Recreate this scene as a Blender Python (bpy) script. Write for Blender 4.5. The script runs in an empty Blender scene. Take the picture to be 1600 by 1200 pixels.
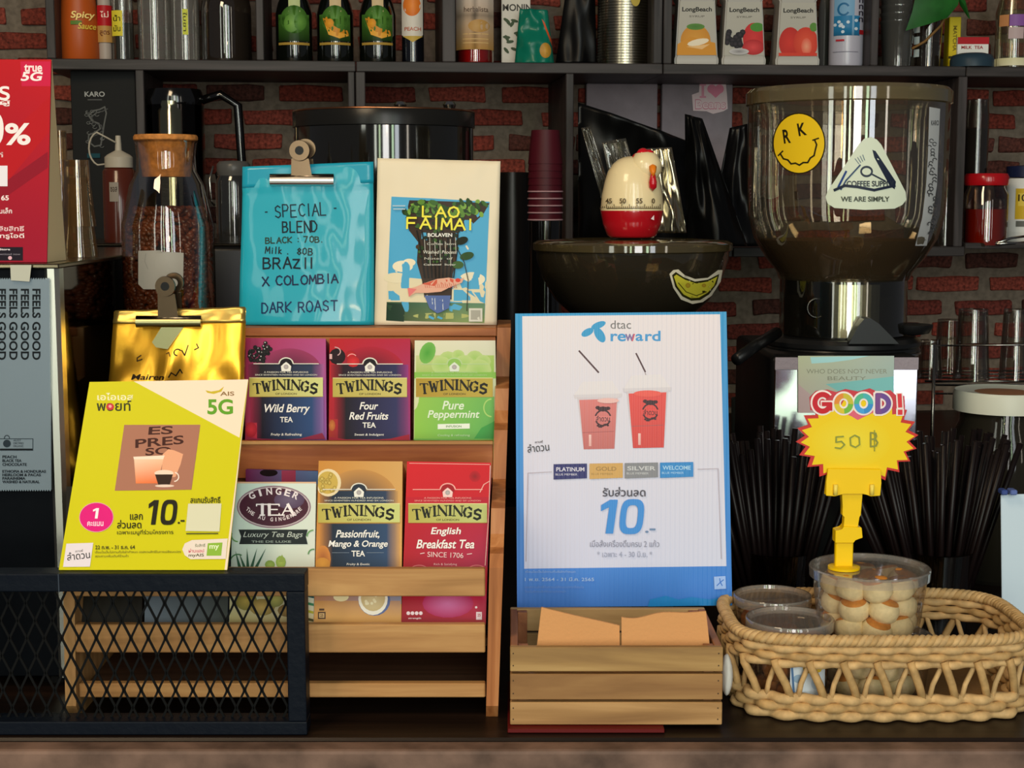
import bpy, bmesh, math, random
from mathutils import Vector, Matrix, noise
sc = bpy.context.scene
COL = sc.collection
random.seed(7)

# ---------------- camera, world, light, exposure ----------------
F, CH, TH = 2400.0, 0.41, math.radians(6.8)
cd = bpy.data.cameras.new('camera'); cam = bpy.data.objects.new('camera', cd); COL.objects.link(cam)
cam.location = (0, 0, CH); cam.rotation_euler = (math.pi/2 - TH, 0, 0)
cd.sensor_width = 36; cd.lens = 36*F/1600; cd.clip_start = .02; cd.clip_end = 60
sc.camera = cam
sc.view_settings.view_transform = 'Standard'; sc.view_settings.look = 'None'
sc.view_settings.gamma = 1; sc.view_settings.exposure = -0.42
sc.cycles.transparent_max_bounces = 40; sc.cycles.max_bounces = 12
sc.view_settings.use_curve_mapping = False
w = bpy.data.worlds.new('world'); sc.world = w; w.use_nodes = True
w.node_tree.nodes['Background'].inputs[0].default_value = (.85, .9, 1, 1)
w.node_tree.nodes['Background'].inputs[1].default_value = .10
def area(name, loc, target, sx, sy, power, col):
    l = bpy.data.lights.new(name, 'AREA'); l.shape = 'RECTANGLE'; l.size = sx; l.size_y = sy
    l.energy = power; l.color = col
    o = bpy.data.objects.new(name, l); COL.objects.link(o); o.location = loc
    o.rotation_euler = (Vector(target)-Vector(loc)).to_track_quat('-Z', 'Y').to_euler()
    return o
# daylight through the tall openings of the cafe front, behind the photographer
area('window_light', (.26, -1.6, .95), (.24, 1.3, .95), .46, 2.3, 46, (1, .975, .94))
area('window_light', (-.22, -1.65, 1.0), (-.1, 1.3, .95), .10, 2.2, 8, (.80, 1, .62))
area('window_light', (-.55, -1.65, 1.0), (-.3, 1.3, .95), .16, 2.2, 10, (.96, 1, .86))
area('window_light', (.82, -1.6, .95), (.5, 1.3, .95), .15, 2.3, 12, (.74, 1, .66))
area('window_light', (-1.5, -1.5, 1.0), (-.9, 1.3, .9), .34, 2.2, 14, (.97, 1, .86))
area('window_light', (1.18, -1.6, .95), (.9, 1.3, .9), .34, 2.2, 19, (.88, .94, 1))
area('window_light', (2.0, -1.2, 1.0), (1.0, 1.3, .9), .14, 2.0, 6, (1, .9, .75))
area('ceiling_light', (-.75, .35, 1.55), (-.3, 1.3, .2), .5, .5, 17, (1, .76, .48))
pl = bpy.data.lights.new('pendant_bulb', 'POINT'); pl.energy = 2.5; pl.color = (1, .66, .32); pl.shadow_soft_size = .035
po = bpy.data.objects.new('pendant_bulb', pl); COL.objects.link(po); po.location = (.16, -.25, .62)

# ---------------- colour and materials ----------------
def C(h, a=1):
    h = h.lstrip('#'); r = [int(h[i:i+2], 16)/255 for i in (0, 2, 4)]
    return tuple([(c/12.92 if c <= .04045 else ((c+.055)/1.055)**2.4) for c in r] + [a])
MATS = {}
def nodes(name):
    m = bpy.data.materials.new(name); m.use_nodes = True
    return m, m.node_tree.nodes, m.node_tree.links, m.node_tree.nodes['Principled BSDF']
def mat(hexc, rough=.5, metal=0, bump=0, bscale=200, name=None, coat=0, spec=None, vary=0, trans=0, emit=0, sss=0):
    k = (hexc, rough, metal, bump, bscale, coat, spec, vary, trans, emit, sss)
    if k in MATS: return MATS[k]
    m, n, l, b = nodes(name or 'paint_'+hexc.strip('#'))
    b.inputs['Base Color'].default_value = C(hexc); b.inputs['Roughness'].default_value = rough
    b.inputs['Metallic'].default_value = metal; b.inputs['Coat Weight'].default_value = coat
    b.inputs['Coat Roughness'].default_value = .08
    if spec is None and not metal: spec = .22 if rough > .24 else .5
    if spec is not None: b.inputs['Specular IOR Level'].default_value = spec
    if sss: b.inputs['Subsurface Weight'].default_value = sss; b.inputs['Subsurface Radius'].default_value = (.01, .006, .003)
    if bump or vary:
        t = n.new('ShaderNodeTexCoord'); no = n.new('ShaderNodeTexNoise'); no.inputs['Scale'].default_value = bscale
        no.inputs['Detail'].default_value = 5; l.new(t.outputs['Object'], no.inputs['Vector'])
        if bump:
            bp = n.new('ShaderNodeBump'); bp.inputs['Strength'].default_value = bump; bp.inputs['Distance'].default_value = .002
            l.new(no.outputs['Fac'], bp.inputs['Height']); l.new(bp.outputs['Normal'], b.inputs['Normal'])
        if vary:
            r = n.new('ShaderNodeValToRGB'); c = C(hexc)
            r.color_ramp.elements[0].position = .3; r.color_ramp.elements[1].position = .7
            r.color_ramp.elements[0].color = tuple(x*(1-vary) for x in c[:3])+(1,)
            r.color_ramp.elements[1].color = tuple(min(1, x*(1+vary)) for x in c[:3])+(1,)
            l.new(no.outputs['Fac'], r.inputs[0]); l.new(r.outputs[0], b.inputs['Base Color'])
    MATS[k] = m; return m
def wood(a, b_, c_, axis=0, rough=.5, scale=1, name='wood'):
    k = ('wood', a, b_, c_, axis, rough, scale)
    if k in MATS: return MATS[k]
    m, n, l, b = nodes(name)
    t = n.new('ShaderNodeTexCoord'); mp = n.new('ShaderNodeMapping'); l.new(t.outputs['Object'], mp.inputs[0])
    s = [90*scale]*3; s[axis] = 7*scale; mp.inputs['Scale'].default_value = s
    oi = n.new('ShaderNodeObjectInfo'); ad = n.new('ShaderNodeVectorMath'); l.new(mp.outputs[0], ad.inputs[0])
    mu = n.new('ShaderNodeMath'); mu.operation = 'MULTIPLY'; mu.inputs[1].default_value = 37; l.new(oi.outputs['Random'], mu.inputs[0]); l.new(mu.outputs[0], ad.inputs[1])
    no = n.new('ShaderNodeTexNoise'); no.inputs['Scale'].default_value = 1; no.inputs['Detail'].default_value = 6
    no.inputs['Distortion'].default_value = 1.2; l.new(ad.outputs[0], no.inputs['Vector'])
    r = n.new('ShaderNodeValToRGB'); e = r.color_ramp.elements; e[0].position = .32; e[0].color = C(a); e[1].position = .68; e[1].color = C(c_)
    x = e.new(.5); x.color = C(b_); l.new(no.outputs['Fac'], r.inputs[0]); l.new(r.outputs[0], b.inputs['Base Color'])
    bp = n.new('ShaderNodeBump'); bp.inputs['Strength'].default_value = .25; bp.inputs['Distance'].default_value = .0006
    l.new(no.outputs['Fac'], bp.inputs['Height']); l.new(bp.outputs['Normal'], b.inputs['Normal'])
    b.inputs['Roughness'].default_value = rough; b.inputs['Specular IOR Level'].default_value = .25; MATS[k] = m; return m
def clear(hexc='#f4f4f4', edge='#8a8a80', gloss=1.0, rough=.03, dens=.0):
    """thin clear wall: sees through, reflects at grazing angles, darker at the rim; dens = share of milky diffuse"""
    k = ('clear', hexc, edge, gloss, rough, dens)
    if k in MATS: return MATS[k]
    m = bpy.data.materials.new('clear_wall'); m.use_nodes = True; n = m.node_tree.nodes; l = m.node_tree.links
    n.remove(n['Principled BSDF']); out = n['Material Output']
    tr = n.new('ShaderNodeBsdfTransparent'); gl = n.new('ShaderNodeBsdfGlossy'); gl.inputs['Roughness'].default_value = rough
    lw = n.new('ShaderNodeLayerWeight'); lw.inputs[0].default_value = .12
    mx = n.new('ShaderNodeMix'); mx.data_type = 'RGBA'; mx.inputs[6].default_value = C(hexc); mx.inputs[7].default_value = C(edge)
    l.new(lw.outputs['Facing'], mx.inputs[0]); l.new(mx.outputs[2], tr.inputs[0])
    fr = n.new('ShaderNodeFresnel'); fr.inputs[0].default_value = 1.5
    ml = n.new('ShaderNodeMath'); ml.operation = 'MULTIPLY'; ml.inputs[1].default_value = gloss*2.6; l.new(fr.outputs[0], ml.inputs[0])
    mn = n.new('ShaderNodeMath'); mn.operation = 'MINIMUM'; mn.inputs[1].default_value = .45; l.new(ml.outputs[0], mn.inputs[0])
    m1 = n.new('ShaderNodeMixShader'); l.new(mn.outputs[0], m1.inputs[0]); l.new(gl.outputs[0], m1.inputs[2])
    if dens:
        df = n.new('ShaderNodeBsdfDiffuse'); df.inputs[0].default_value = C(edge)
        m2 = n.new('ShaderNodeMixShader'); m2.inputs[0].default_value = dens; l.new(tr.outputs[0], m2.inputs[1]); l.new(df.outputs[0], m2.inputs[2]); l.new(m2.outputs[0], m1.inputs[1])
    else: l.new(tr.outputs[0], m1.inputs[1])
    l.new(m1.outputs[0], out.inputs[0]); MATS[k] = m; return m
def printmat(rough=.4, metal=0, coat=0):
    k = ('print', rough, metal, coat)
    if k in MATS: return MATS[k]
    m, n, l, b = nodes('printed_colour'); a = n.new('ShaderNodeVertexColor'); a.layer_name = 'Col'
    l.new(a.outputs[0], b.inputs['Base Color']); b.inputs['Roughness'].default_value = rough; b.inputs['Metallic'].default_value = metal; b.inputs['Specular IOR Level'].default_value = .12
    b.inputs['Coat Weight'].default_value = coat; b.inputs['Coat Roughness'].default_value = .1
    MATS[k] = m; return m

# ---------------- pixel rays to real places ----------------
ct, st = math.cos(TH), math.sin(TH)
def ray(px, py):
    x = (px-800)/F; y = (600-py)/F
    return Vector((x, ct+y*st, -st+y*ct))
CAM = Vector((0, 0, CH))
def P(px, py, D):
    d = ray(px, py); return CAM + d*(D/d.y)
def X(px, D, py=600): return P(px, py, D).x
def Z(py, D): return P(800, py, D).z
def sz(px, D): return px*D/F
# rear wall frame, turned a little
YA = math.radians(5.5); WO = Vector((0, 2.41, 0)); EX = Vector((math.cos(YA), math.sin(YA), 0)); EY = Vector((-math.sin(YA), math.cos(YA), 0))
def PW(px, py, off=0):
    d = ray(px, py); t = ((WO-CAM).dot(EY)+off)/d.dot(EY); return CAM+d*t
def LW(px, py, off=0):
    p = PW(px, py, off); q = p-WO; return q.dot(EX), off, p.z

# ---------------- object helpers ----------------
def wmat(o):
    m = Matrix.Identity(4)
    while o is not None:
        m = Matrix.LocRotScale(o.location, o.rotation_euler, o.scale) @ m; o = o.parent
    return m
def tag(o, label=None, cat=None, group=None, kind=None):
    if label: o['label'] = label
    if cat: o['category'] = cat
    if group: o['group'] = group
    if kind: o['kind'] = kind
    return o
def thing(name, label, cat, loc=(0, 0, 0), rotz=0, group=None):
    o = bpy.data.objects.new(name, None); COL.objects.link(o); o.location = loc; o.rotation_euler = (0, 0, rotz); o.empty_display_size = .02
    return tag(o, label, cat, group)
def link(name, me, m=None, parent=None):
    if m is not None and not me.materials: me.materials.append(m)
    o = bpy.data.objects.new(name, me); COL.objects.link(o)
    if parent: o.parent = parent
    return o
def obj(name, bm, m, parent=None, smooth=False, origin=None, auto=None, world=True):
    """bm in world coordinates -> one mesh object; origin: place of a top-level mesh"""
    if parent is not None and world: bm.transform(wmat(parent).inverted())
    if origin is not None: bm.transform(Matrix.Translation(-Vector(origin)))
    bmesh.ops.recalc_face_normals(bm, faces=bm.faces)
    me = bpy.data.meshes.new(name); bm.to_mesh(me); bm.free()
    for p in me.polygons: p.use_smooth = smooth
    if smooth and auto: me.set_sharp_from_angle(angle=math.radians(auto))
    o = link(name, me, m, parent)
    if origin is not None: o.location = origin
    return o
def NB(): return bmesh.new()
def box(bm, x0, x1, y0, y1, z0, z1, bev=0, seg=1):
    b2 = bmesh.new()
    vs = [b2.verts.new((x, y, z)) for x in (x0, x1) for y in (y0, y1) for z in (z0, z1)]
    for f in ((0, 1, 3, 2), (4, 6, 7, 5), (0, 4, 5, 1), (2, 3, 7, 6), (0, 2, 6, 4), (1, 5, 7, 3)): b2.faces.new([vs[i] for i in f])
    if bev: bmesh.ops.bevel(b2, geom=b2.edges[:]+b2.verts[:], offset=bev, segments=seg, affect='EDGES', profile=.5)
    me = bpy.data.meshes.new('tmp'); b2.to_mesh(me); b2.free(); bm.from_mesh(me); bpy.data.meshes.remove(me); return bm
def B(*a, **k): return box(NB(), *a, **k)
def prism(bm, pts, axis, a, b):
    """pts 2D outline extruded along axis between a and b. axis 0: pts=(y,z); 1: pts=(x,z); 2: pts=(x,y)"""
    def mk(p, t): return ((t, p[0], p[1]), (p[0], t, p[1]), (p[0], p[1], t))[axis]
    v1 = [bm.verts.new(mk(p, a)) for p in pts]; v2 = [bm.verts.new(mk(p, b)) for p in pts]; n = len(pts)
    bm.faces.new(v1); bm.faces.new(v2[::-1])
    for i in range(n): bm.faces.new((v1[i], v1[(i+1) % n], v2[(i+1) % n], v2[i]))
    return bm
def lathe(bm, prof, c=(0, 0, 0), seg=40, capb=False, capt=False, sx=1, sy=1):
    rings = []
    for r, z in prof:
        if r < 1e-6: rings.append([bm.verts.new((c[0], c[1], c[2]+z))])
        else: rings.append([bm.verts.new((c[0]+r*sx*math.cos(2*math.pi*i/seg), c[1]+r*sy*math.sin(2*math.pi*i/seg), c[2]+z)) for i in range(seg)])
    for a, b in zip(rings, rings[1:]):
        for i in range(seg):
            j = (i+1) % seg
            if len(a) == 1 and len(b) == 1: continue
            if len(a) == 1: bm.faces.new((a[0], b[j], b[i]))
            elif len(b) == 1: bm.faces.new((a[i], a[j], b[0]))
            else: bm.faces.new((a[i], a[j], b[j], b[i]))
    if capb and len(rings[0]) > 1: bm.faces.new(rings[0][::-1])
    if capt and len(rings[-1]) > 1: bm.faces.new(rings[-1])
    return bm
def tube(bm, pts, r, n=8, closed=False, rr=None, flat=1):
    pts = [Vector(p) for p in pts]; N = len(pts); rings = []; up = None
    for i, p in enumerate(pts):
        if closed: t = pts[(i+1) % N]-pts[i-1]
        else: t = pts[min(i+1, N-1)]-pts[max(i-1, 0)]
        t.normalize()
        if up is None or abs(up.dot(t)) > .95: up = Vector((0, 0, 1)) if abs(t.z) < .9 else Vector((0, 1, 0))
        s = t.cross(up).normalized(); u = s.cross(t).normalized()
        if not closed: up = u
        R = rr[i] if rr else r
        rings.append([bm.verts.new(p+(s*math.cos(2*math.pi*k/n)*flat+u*math.sin(2*math.pi*k/n))*R) for k in range(n)])
    M_ = N if closed else N-1
    for i in range(M_):
        a, b = rings[i], rings[(i+1) % N]
        for k in range(n): bm.faces.new((a[k], a[(k+1) % n], b[(k+1) % n], b[k]))
    if not closed: bm.faces.new(rings[0][::-1]); bm.faces.new(rings[-1])
    return bm
def quad3(TL, TR, BR, BL, Dt, Db):
    return [P(*TL, Dt), P(*TR, Dt), P(*BR, Db), P(*BL, Db)]
def bil(q, u, v):
    return (q[3]*(1-u)+q[2]*u)*(1-v)+(q[0]*(1-u)+q[1]*u)*v
def qn(q):
    n = (q[1]-q[3]).cross(q[2]-q[0]).normalized()
    return n if n.y < 0 else -n
def slab(q, th, bev=0):
    n = qn(q); bm = NB(); a = [bm.verts.new(p) for p in q]; b = [bm.verts.new(p-n*th) for p in q]
    bm.faces.new(a); bm.faces.new(b[::-1])
    for i in range(4): bm.faces.new((a[i], b[i], b[(i+1) % 4], a[(i+1) % 4]))
    if bev: bmesh.ops.bevel(bm, geom=bm.edges[:]+bm.verts[:], offset=bev, segments=2, affect='EDGES')
    return bm
def qmap(q, bulge=None):
    n = qn(q)
    def f(u, v, h): return bil(q, u, v)+n*(h+(bulge(u, v) if bulge else 0))
    return f
def pillow(q, bulge, thick, nu=24, nv=30):
    n = qn(q); bm = NB(); fr = []; bk = []
    for j in range(nv+1):
        v = j/nv; fr.append([]); bk.append([])
        for i in range(nu+1):
            u = i/nu; p = bil(q, u, v); b = bulge(u, v)
            fr[-1].append(bm.verts.new(p+n*b)); bk[-1].append(bm.verts.new(p-n*max(.0008, thick(u, v))))
    for j in range(nv):
        for i in range(nu):
            bm.faces.new((fr[j][i], fr[j][i+1], fr[j+1][i+1], fr[j+1][i])); bm.faces.new((bk[j][i], bk[j+1][i], bk[j+1][i+1], bk[j][i+1]))
    for i in range(nu):
        bm.faces.new((fr[0][i], bk[0][i], bk[0][i+1], fr[0][i+1])); bm.faces.new((fr[nv][i], fr[nv][i+1], bk[nv][i+1], bk[nv][i]))
    for j in range(nv):
        bm.faces.new((fr[j][0], fr[j+1][0], bk[j+1][0], bk[j][0])); bm.faces.new((fr[j][nu], bk[j][nu], bk[j+1][nu], fr[j+1][nu]))
    return bm
def copytree(o, parent=None):
    c = o.copy(); COL.objects.link(c)
    if parent: c.parent = parent
    for ch in list(o.children): copytree(ch, c)
    return c

# ---------------- flat print on a face: coloured shapes and lettering ----------------
TXT = {}
def glyphs(s, bold=0):
    th_ = any(ord(ch) > 3000 for ch in s); bold = min(bold, .016 if th_ else .028); k = (s, bold)
    if k not in TXT:
        c = bpy.data.curves.new('lettering', 'FONT'); c.body = s; c.resolution_u = 3 if th_ else 5; c.offset = bold
        o = bpy.data.objects.new('lettering', c); COL.objects.link(o)
        me = bpy.data.meshes.new_from_object(o.evaluated_get(bpy.context.evaluated_depsgraph_get()))
        TXT[k] = ([tuple(v.co[:2]) for v in me.vertices], [tuple(p.vertices) for p in me.polygons])
        bpy.data.objects.remove(o); bpy.data.curves.remove(c); bpy.data.meshes.remove(me)
    return TXT[k]
SG = {'A': [[(0, 0), (.5, 1), (1, 0)], [(.2, .38), (.8, .38)]], 'B': [[(0, 0), (0, 1), (.65, .95), (.75, .75), (.6, .55), (0, .52)], [(.6, .55), (.9, .3), (.7, .05), (0, 0)]],
 'C': [[(.9, .85), (.6, 1), (.2, .9), (0, .5), (.2, .1), (.6, 0), (.9, .15)]], 'D': [[(0, 0), (0, 1), (.5, .95), (.9, .6), (.85, .25), (.5, 0), (0, 0)]],
 'E': [[(.85, 1), (0, 1), (0, 0), (.85, 0)], [(0, .52), (.7, .52)]], 'F': [[(.85, 1), (0, 1), (0, 0)], [(0, .52), (.7, .52)]],
 'G': [[(.9, .82), (.6, 1), (.2, .9), (0, .5), (.2, .1), (.55, 0), (.9, .15), (.9, .45), (.55, .45)]], 'H': [[(0, 0), (0, 1)], [(1, 0), (1, 1)], [(0, .5), (1, .5)]],
 'I': [[(.5, 0), (.5, 1)]], 'K': [[(0, 0), (0, 1)], [(.85, 1), (0, .45), (.85, 0)]], 'L': [[(0, 1), (0, 0), (.8, 0)]], 'M': [[(0, 0), (.1, 1), (.5, .3), (.9, 1), (1, 0)]],
 'N': [[(0, 0), (0, 1), (1, 0), (1, 1)]], 'O': [[(.5, 1), (.15, .85), (0, .5), (.15, .12), (.5, 0), (.85, .12), (1, .5), (.85, .85), (.5, 1)]],
 'P': [[(0, 0), (0, 1), (.65, .97), (.85, .75), (.65, .5), (0, .47)]], 'R': [[(0, 0), (0, 1), (.65, .97), (.8, .75), (.65, .52), (0, .5)], [(.4, .5), (.9, 0)]],
 'S': [[(.85, .85), (.5, 1), (.12, .85), (.15, .6), (.8, .4), (.85, .15), (.5, 0), (.08, .15)]], 'T': [[(0, 1), (1, 1)], [(.5, 1), (.5, 0)]],
 'W': [[(0, 1), (.27, 0), (.5, .8), (.73, 0), (1, 1)]], 'X': [[(0, 1), (1, 0)], [(.9, 1), (0, 0)]], 'Z': [[(0, .8), (.8, .8), (.1, .05), (.9, 0)]],
 'i': [[(.5, 0), (.5, .6)], [(.5, .8), (.5, .88)]], 'l': [[(.5, 0), (.5, 1)]], 'k': [[(.2, 0), (.2, 1)], [(.7, .6), (.2, .3), (.8, 0)]],
 '7': [[(0, 1), (.8, 1), (.3, 0)]], '0': [[(.5, 1), (.1, .8), (.1, .2), (.5, 0), (.85, .2), (.85, .8), (.5, 1)]],
 '8': [[(.5, .55), (.15, .75), (.5, 1), (.8, .77), (.5, .55), (.1, .25), (.5, 0), (.9, .25), (.5, .55)]], '5': [[(.8, 1), (.2, 1), (.15, .55), (.6, .6), (.85, .3), (.5, 0), (.05, .1)]],
 '.': [[(.4, 0), (.5, .05)]], '-': [[(.2, .5), (.8, .5)]], ':': [[(.5, .15), (.5, .2)], [(.5, .7), (.5, .75)]]}
class Art:
    def __init__(s, quad, mapf, base=.00025, step=.00002):
        s.q = [Vector(p) for p in quad]; s.f = mapf; s.base = base; s.step = step; s.L = 0
        s.V = []; s.Fc = []; s.K = []
    def _uv(s, x, y):
        tl, tr, br, bl = s.q
        u = v = .5; p = Vector((x, y))
        for _ in range(6):
            e = (bl*(1-u)+br*u)*(1-v)+(tl*(1-u)+tr*u)*v-p
            du = (br-bl)*(1-v)+(tr-tl)*v; dv = (tl*(1-u)+tr*u)-(bl*(1-u)+br*u)
            det = du.x*dv.y-du.y*dv.x
            if abs(det) < 1e-12: break
            u -= (e.x*dv.y-e.y*dv.x)/det; v -= (du.x*e.y-du.y*e.x)/det
        return min(1, max(0, u)), min(1, max(0, v))
    def raw(s, pts, faces, cols, seg=0):
        s.L += 1; h = s.base+s.L*s.step; o = len(s.V)
        for i_, (x, y) in enumerate(pts): s.V.append((*s._uv(x, y), h+(((i_//4) % 15)*seg*s.step/18)))
        one = isinstance(cols, str)
        for f in faces:
            s.Fc.append([o+i for i in f]); s.K.append([C(cols)]*len(f) if one else [cols[i] for i in f])
        return s
    def poly(s, pts, col): return s.raw(pts, [range(len(pts))], col)
    def rect(s, x0, y0, x1, y1, col): return s.poly([(x0, y0), (x1, y0), (x1, y1), (x0, y1)], col)
    def full(s, col): return s.poly([tuple(p) for p in s.q], col)
    def grad(s, x0, y0, x1, y1, tl, tr, br, bl, n=6, quad=None):
        cs = [Vector(C(c)) for c in (tl, tr, br, bl)]; pts = []; cols = []
        qq = quad or [(x0, y0), (x1, y0), (x1, y1), (x0, y1)]; qq = [Vector(p) for p in qq]
        for j in range(n+1):
            for i in range(n+1):
                u, v = i/n, j/n
                p = (qq[0]*(1-u)+qq[1]*u)*(1-v)+(qq[3]*(1-u)+qq[2]*u)*v; pts.append(tuple(p))
                cols.append(tuple((cs[0]*(1-u)+cs[1]*u)*(1-v)+(cs[3]*(1-u)+cs[2]*u)*v))
        return s.raw(pts, [(j*(n+1)+i, j*(n+1)+i+1, (j+1)*(n+1)+i+1, (j+1)*(n+1)+i) for j in range(n) for i in range(n)], cols)
    def ell(s, cx, cy, rx, ry, col, col2=None, n=24, a0=0, a1=360, rot=0):
        cr, sr = math.cos(math.radians(rot)), math.sin(math.radians(rot))
        if not col2 and a1-a0 == 360:
            ps = [(rx*math.cos(2*math.pi*i/n), ry*math.sin(2*math.pi*i/n)) for i in range(n)]
            return s.poly([(cx+x*cr-y*sr, cy+x*sr+y*cr) for x, y in ps], col)
        pts = [(cx, cy)]
        for i in range(n+1):
            a = math.radians(a0+(a1-a0)*i/n); x, y = rx*math.cos(a), ry*math.sin(a); pts.append((cx+x*cr-y*sr, cy+x*sr+y*cr))
        cols = col if not col2 else [C(col)]+[C(col2)]*(n+1)
        return s.raw(pts, [(0, i+1, i+2) for i in range(n)], cols)
    def line(s, pts, t, col):
        P2 = []; Fs = []
        for a, b in zip(pts, pts[1:]):
            a = Vector(a); b = Vector(b); d = b-a
            if d.length < 1e-6: continue
            d.normalize(); n = Vector((-d.y, d.x))*t/2; e = d*t*.35; o = len(P2)
            P2 += [tuple(a-e+n), tuple(b+e+n), tuple(b+e-n), tuple(a-e-n)]; Fs.append((o, o+1, o+2, o+3))
        return s.raw(P2, Fs, col, 1)
    def arc(s, cx, cy, rx, ry, a0, a1, t, col, n=16):
        P2 = []
        for i in range(n+1):
            a = math.radians(a0+(a1-a0)*i/n)
            for k in (1, -1): P2.append((cx+(rx+k*t/2)*math.cos(a), cy+(ry+k*t/2)*math.sin(a)))
        return s.raw(P2, [(2*i, 2*i+2, 2*i+3, 2*i+1) for i in range(n)], col)
    def text(s, t, cx, cy, w, h, col, bold=0, shear=0, rot=0, arch=0, align='c'):
        V, Fs = glyphs(t, bold)
        if not V: return s
        x0 = min(v[0] for v in V); x1 = max(v[0] for v in V); y0 = min(v[1] for v in V); y1 = max(v[1] for v in V)
        kx = w/(x1-x0) if w else h/(y1-y0); ky = h/(y1-y0) if h else w/(x1-x0)
        cr, sr = math.cos(math.radians(rot)), math.sin(math.radians(rot)); pts = []; W = (x1-x0)*kx
        for x, y in V:
            x_ = (x-(x0+x1)/2)*kx; y_ = -(y-(y0+y1)/2)*ky
            x_ -= y_*shear; y_ += arch*(2*x_/W)**2
            if align == 'l': x_ += W/2
            pts.append((cx+x_*cr-y_*sr, cy+x_*sr+y_*cr))
        return s.raw(pts, Fs, col)
    def hand(s, t, x, y, w, h, th, col, jit=.04, rot=0, gap=.25, arch=0, serif=False, fan=0):
        """lettering drawn with strokes; x,y = left end of the base line; w = whole width"""
        n = sum(.5 if c in ' .-:Iil' else 1 for c in t); cw = w/(n+gap*(len(t)-1)); rnd = random.Random(t+str(x))
        cr, sr = math.cos(math.radians(rot)), math.sin(math.radians(rot)); pen = 0
        P2 = []; Fs = []
        def put(a, b, tt):
            a = Vector(a); b = Vector(b); d = b-a
            if d.length < 1e-6: return
            d.normalize(); nn = Vector((-d.y, d.x))*tt/2; e = d*tt*.3; o = len(P2)
            P2.extend([tuple(a-e+nn), tuple(b+e+nn), tuple(b+e-nn), tuple(a-e-nn)]); Fs.append((o, o+1, o+2, o+3))
        for c in t:
            wd = cw*(.5 if c in ' .-:Iil' else 1); jx, jy, jr = [rnd.uniform(-1, 1)*jit for _ in range(3)]
            def T(p):
                qx = pen+p[0]*wd+jx*h*.5; qy = p[1]*h*(1+jr)+jy*h
                m = (2*(pen+wd/2)/w-1); ty = arch*m*m
                if fan: qx += -m*fan*(p[1]-.5)*0+m*fan*(p[1]-.5)
                X_ = qx; Y_ = -qy+ty
                return (x+X_*cr-Y_*sr, y+X_*sr+Y_*cr)
            for pl_ in SG.get(c, []):
                for a, b in zip(pl_, pl_[1:]):
                    tt = th
                    if serif: tt = th*(.42 if ((b[0]-a[0])*(b[1]-a[1]) > .1 and c in 'WAMNX') or abs(b[1]-a[1]) < .12 or (c in 'NM' and abs(a[0]-b[0]) < .05) else 1)
                    put(T(a), T(b), tt)
                if serif:
                    for e in (pl_[0], pl_[-1]):
                        if c in 'SCGO': 
                            if c != 'O' and e is pl_[0]: put(T((e[0]+.05, e[1]+.1)), T((e[0]+.05, e[1]-.12)), th*.5)
                            continue
                        if e[1] in (0, 1):
                            if c in 'TEFL' and e[0] not in (.5,): put(T((e[0], e[1])), T((e[0], e[1]+(.16 if e[1] == 0 else -.16))), th*.4)
                            else: put(T((e[0]-.2/(.5 if c == 'I' else 1), e[1])), T((e[0]+.2/(.5 if c == 'I' else 1), e[1])), th*.4)
            pen += wd+gap*cw
        return s.raw(P2, Fs, col, 1)
    def one(s, cx, cy, w, h, col, sh=.12):
        f = lambda x, y: (cx+(x-.5)*w-(y-.5)*h*sh, cy+(y-.5)*h)
        return s.poly([f(.52, 0), f(1, 0), f(1, 1), f(.52, 1), f(.52, .22), f(.05, .34), f(.0, .16)], col)
    def zero(s, cx, cy, w, h, t, col, sh=.12, n=28):
        pts = []
        for i in range(n+1):
            a = 2*math.pi*i/n
            for q in (0, 1):
                X_ = (w/2-q*t)*math.copysign(abs(math.cos(a))**.62, math.cos(a)); Y_ = (h/2-q*t)*math.copysign(abs(math.sin(a))**.62, math.sin(a)); pts.append((cx+X_-Y_*sh, cy+Y_))
        return s.raw(pts, [(2*i, 2*i+2, 2*i+3, 2*i+1) for i in range(n)], col)
    def softx(s, x0, y0, x1, y1, L, M1, M2, Rr, n=4, e=.16):
        us = (0, e*.35, e, .5, 1-e, 1-e*.35, 1); mixc = lambda a, b, k: [a[i]*(1-k)+b[i]*k for i in range(4)]
        L, M1, M2, Rr = [C(c) for c in (L, M1, M2, Rr)]; cs = [L, mixc(L, M1, .5), M1, mixc(M1, M2, .5), M2, mixc(M2, Rr, .5), Rr]; pts = []; cols = []
        for j in range(n+1):
            for u, c in zip(us, cs): pts.append((x0+(x1-x0)*u, y0+(y1-y0)*j/n)); cols.append(tuple(c))
        return s.raw(pts, [(j*7+i, j*7+i+1, (j+1)*7+i+1, (j+1)*7+i) for j in range(n) for i in range(6)], cols)
    def build(s, name, parent, m=None, cut=0, label=None):
        bm = NB(); cl = bm.loops.layers.float_color.new('Col'); vs = [bm.verts.new(v) for v in s.V]
        for f, k in zip(s.Fc, s.K):
            try: fc = bm.faces.new([vs[i] for i in f])
            except ValueError: continue
            for lo, c in zip(fc.loops, k): lo[cl] = c
        if cut:
            bmesh.ops.triangulate(bm, faces=[f for f in bm.faces if len(f.verts) > 4])
            for ax in (0, 1):
                for i in range(1, cut):
                    no = (1, 0, 0) if ax == 0 else (0, 1, 0)
                    bmesh.ops.bisect_plane(bm, geom=bm.verts[:]+bm.edges[:]+bm.faces[:], plane_co=(i/cut, i/cut, 0), plane_no=no)
        inv = wmat(parent).inverted()
        for v in bm.verts: v.co = inv @ s.f(v.co.x, v.co.y, v.co.z)
        me = bpy.data.meshes.new(name); bm.to_mesh(me); bm.free()
        if cut:
            for p in me.polygons: p.use_smooth = True
        o = link(name, me, m or printmat(), parent)
        if label: o['label'] = label
        return o
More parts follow.
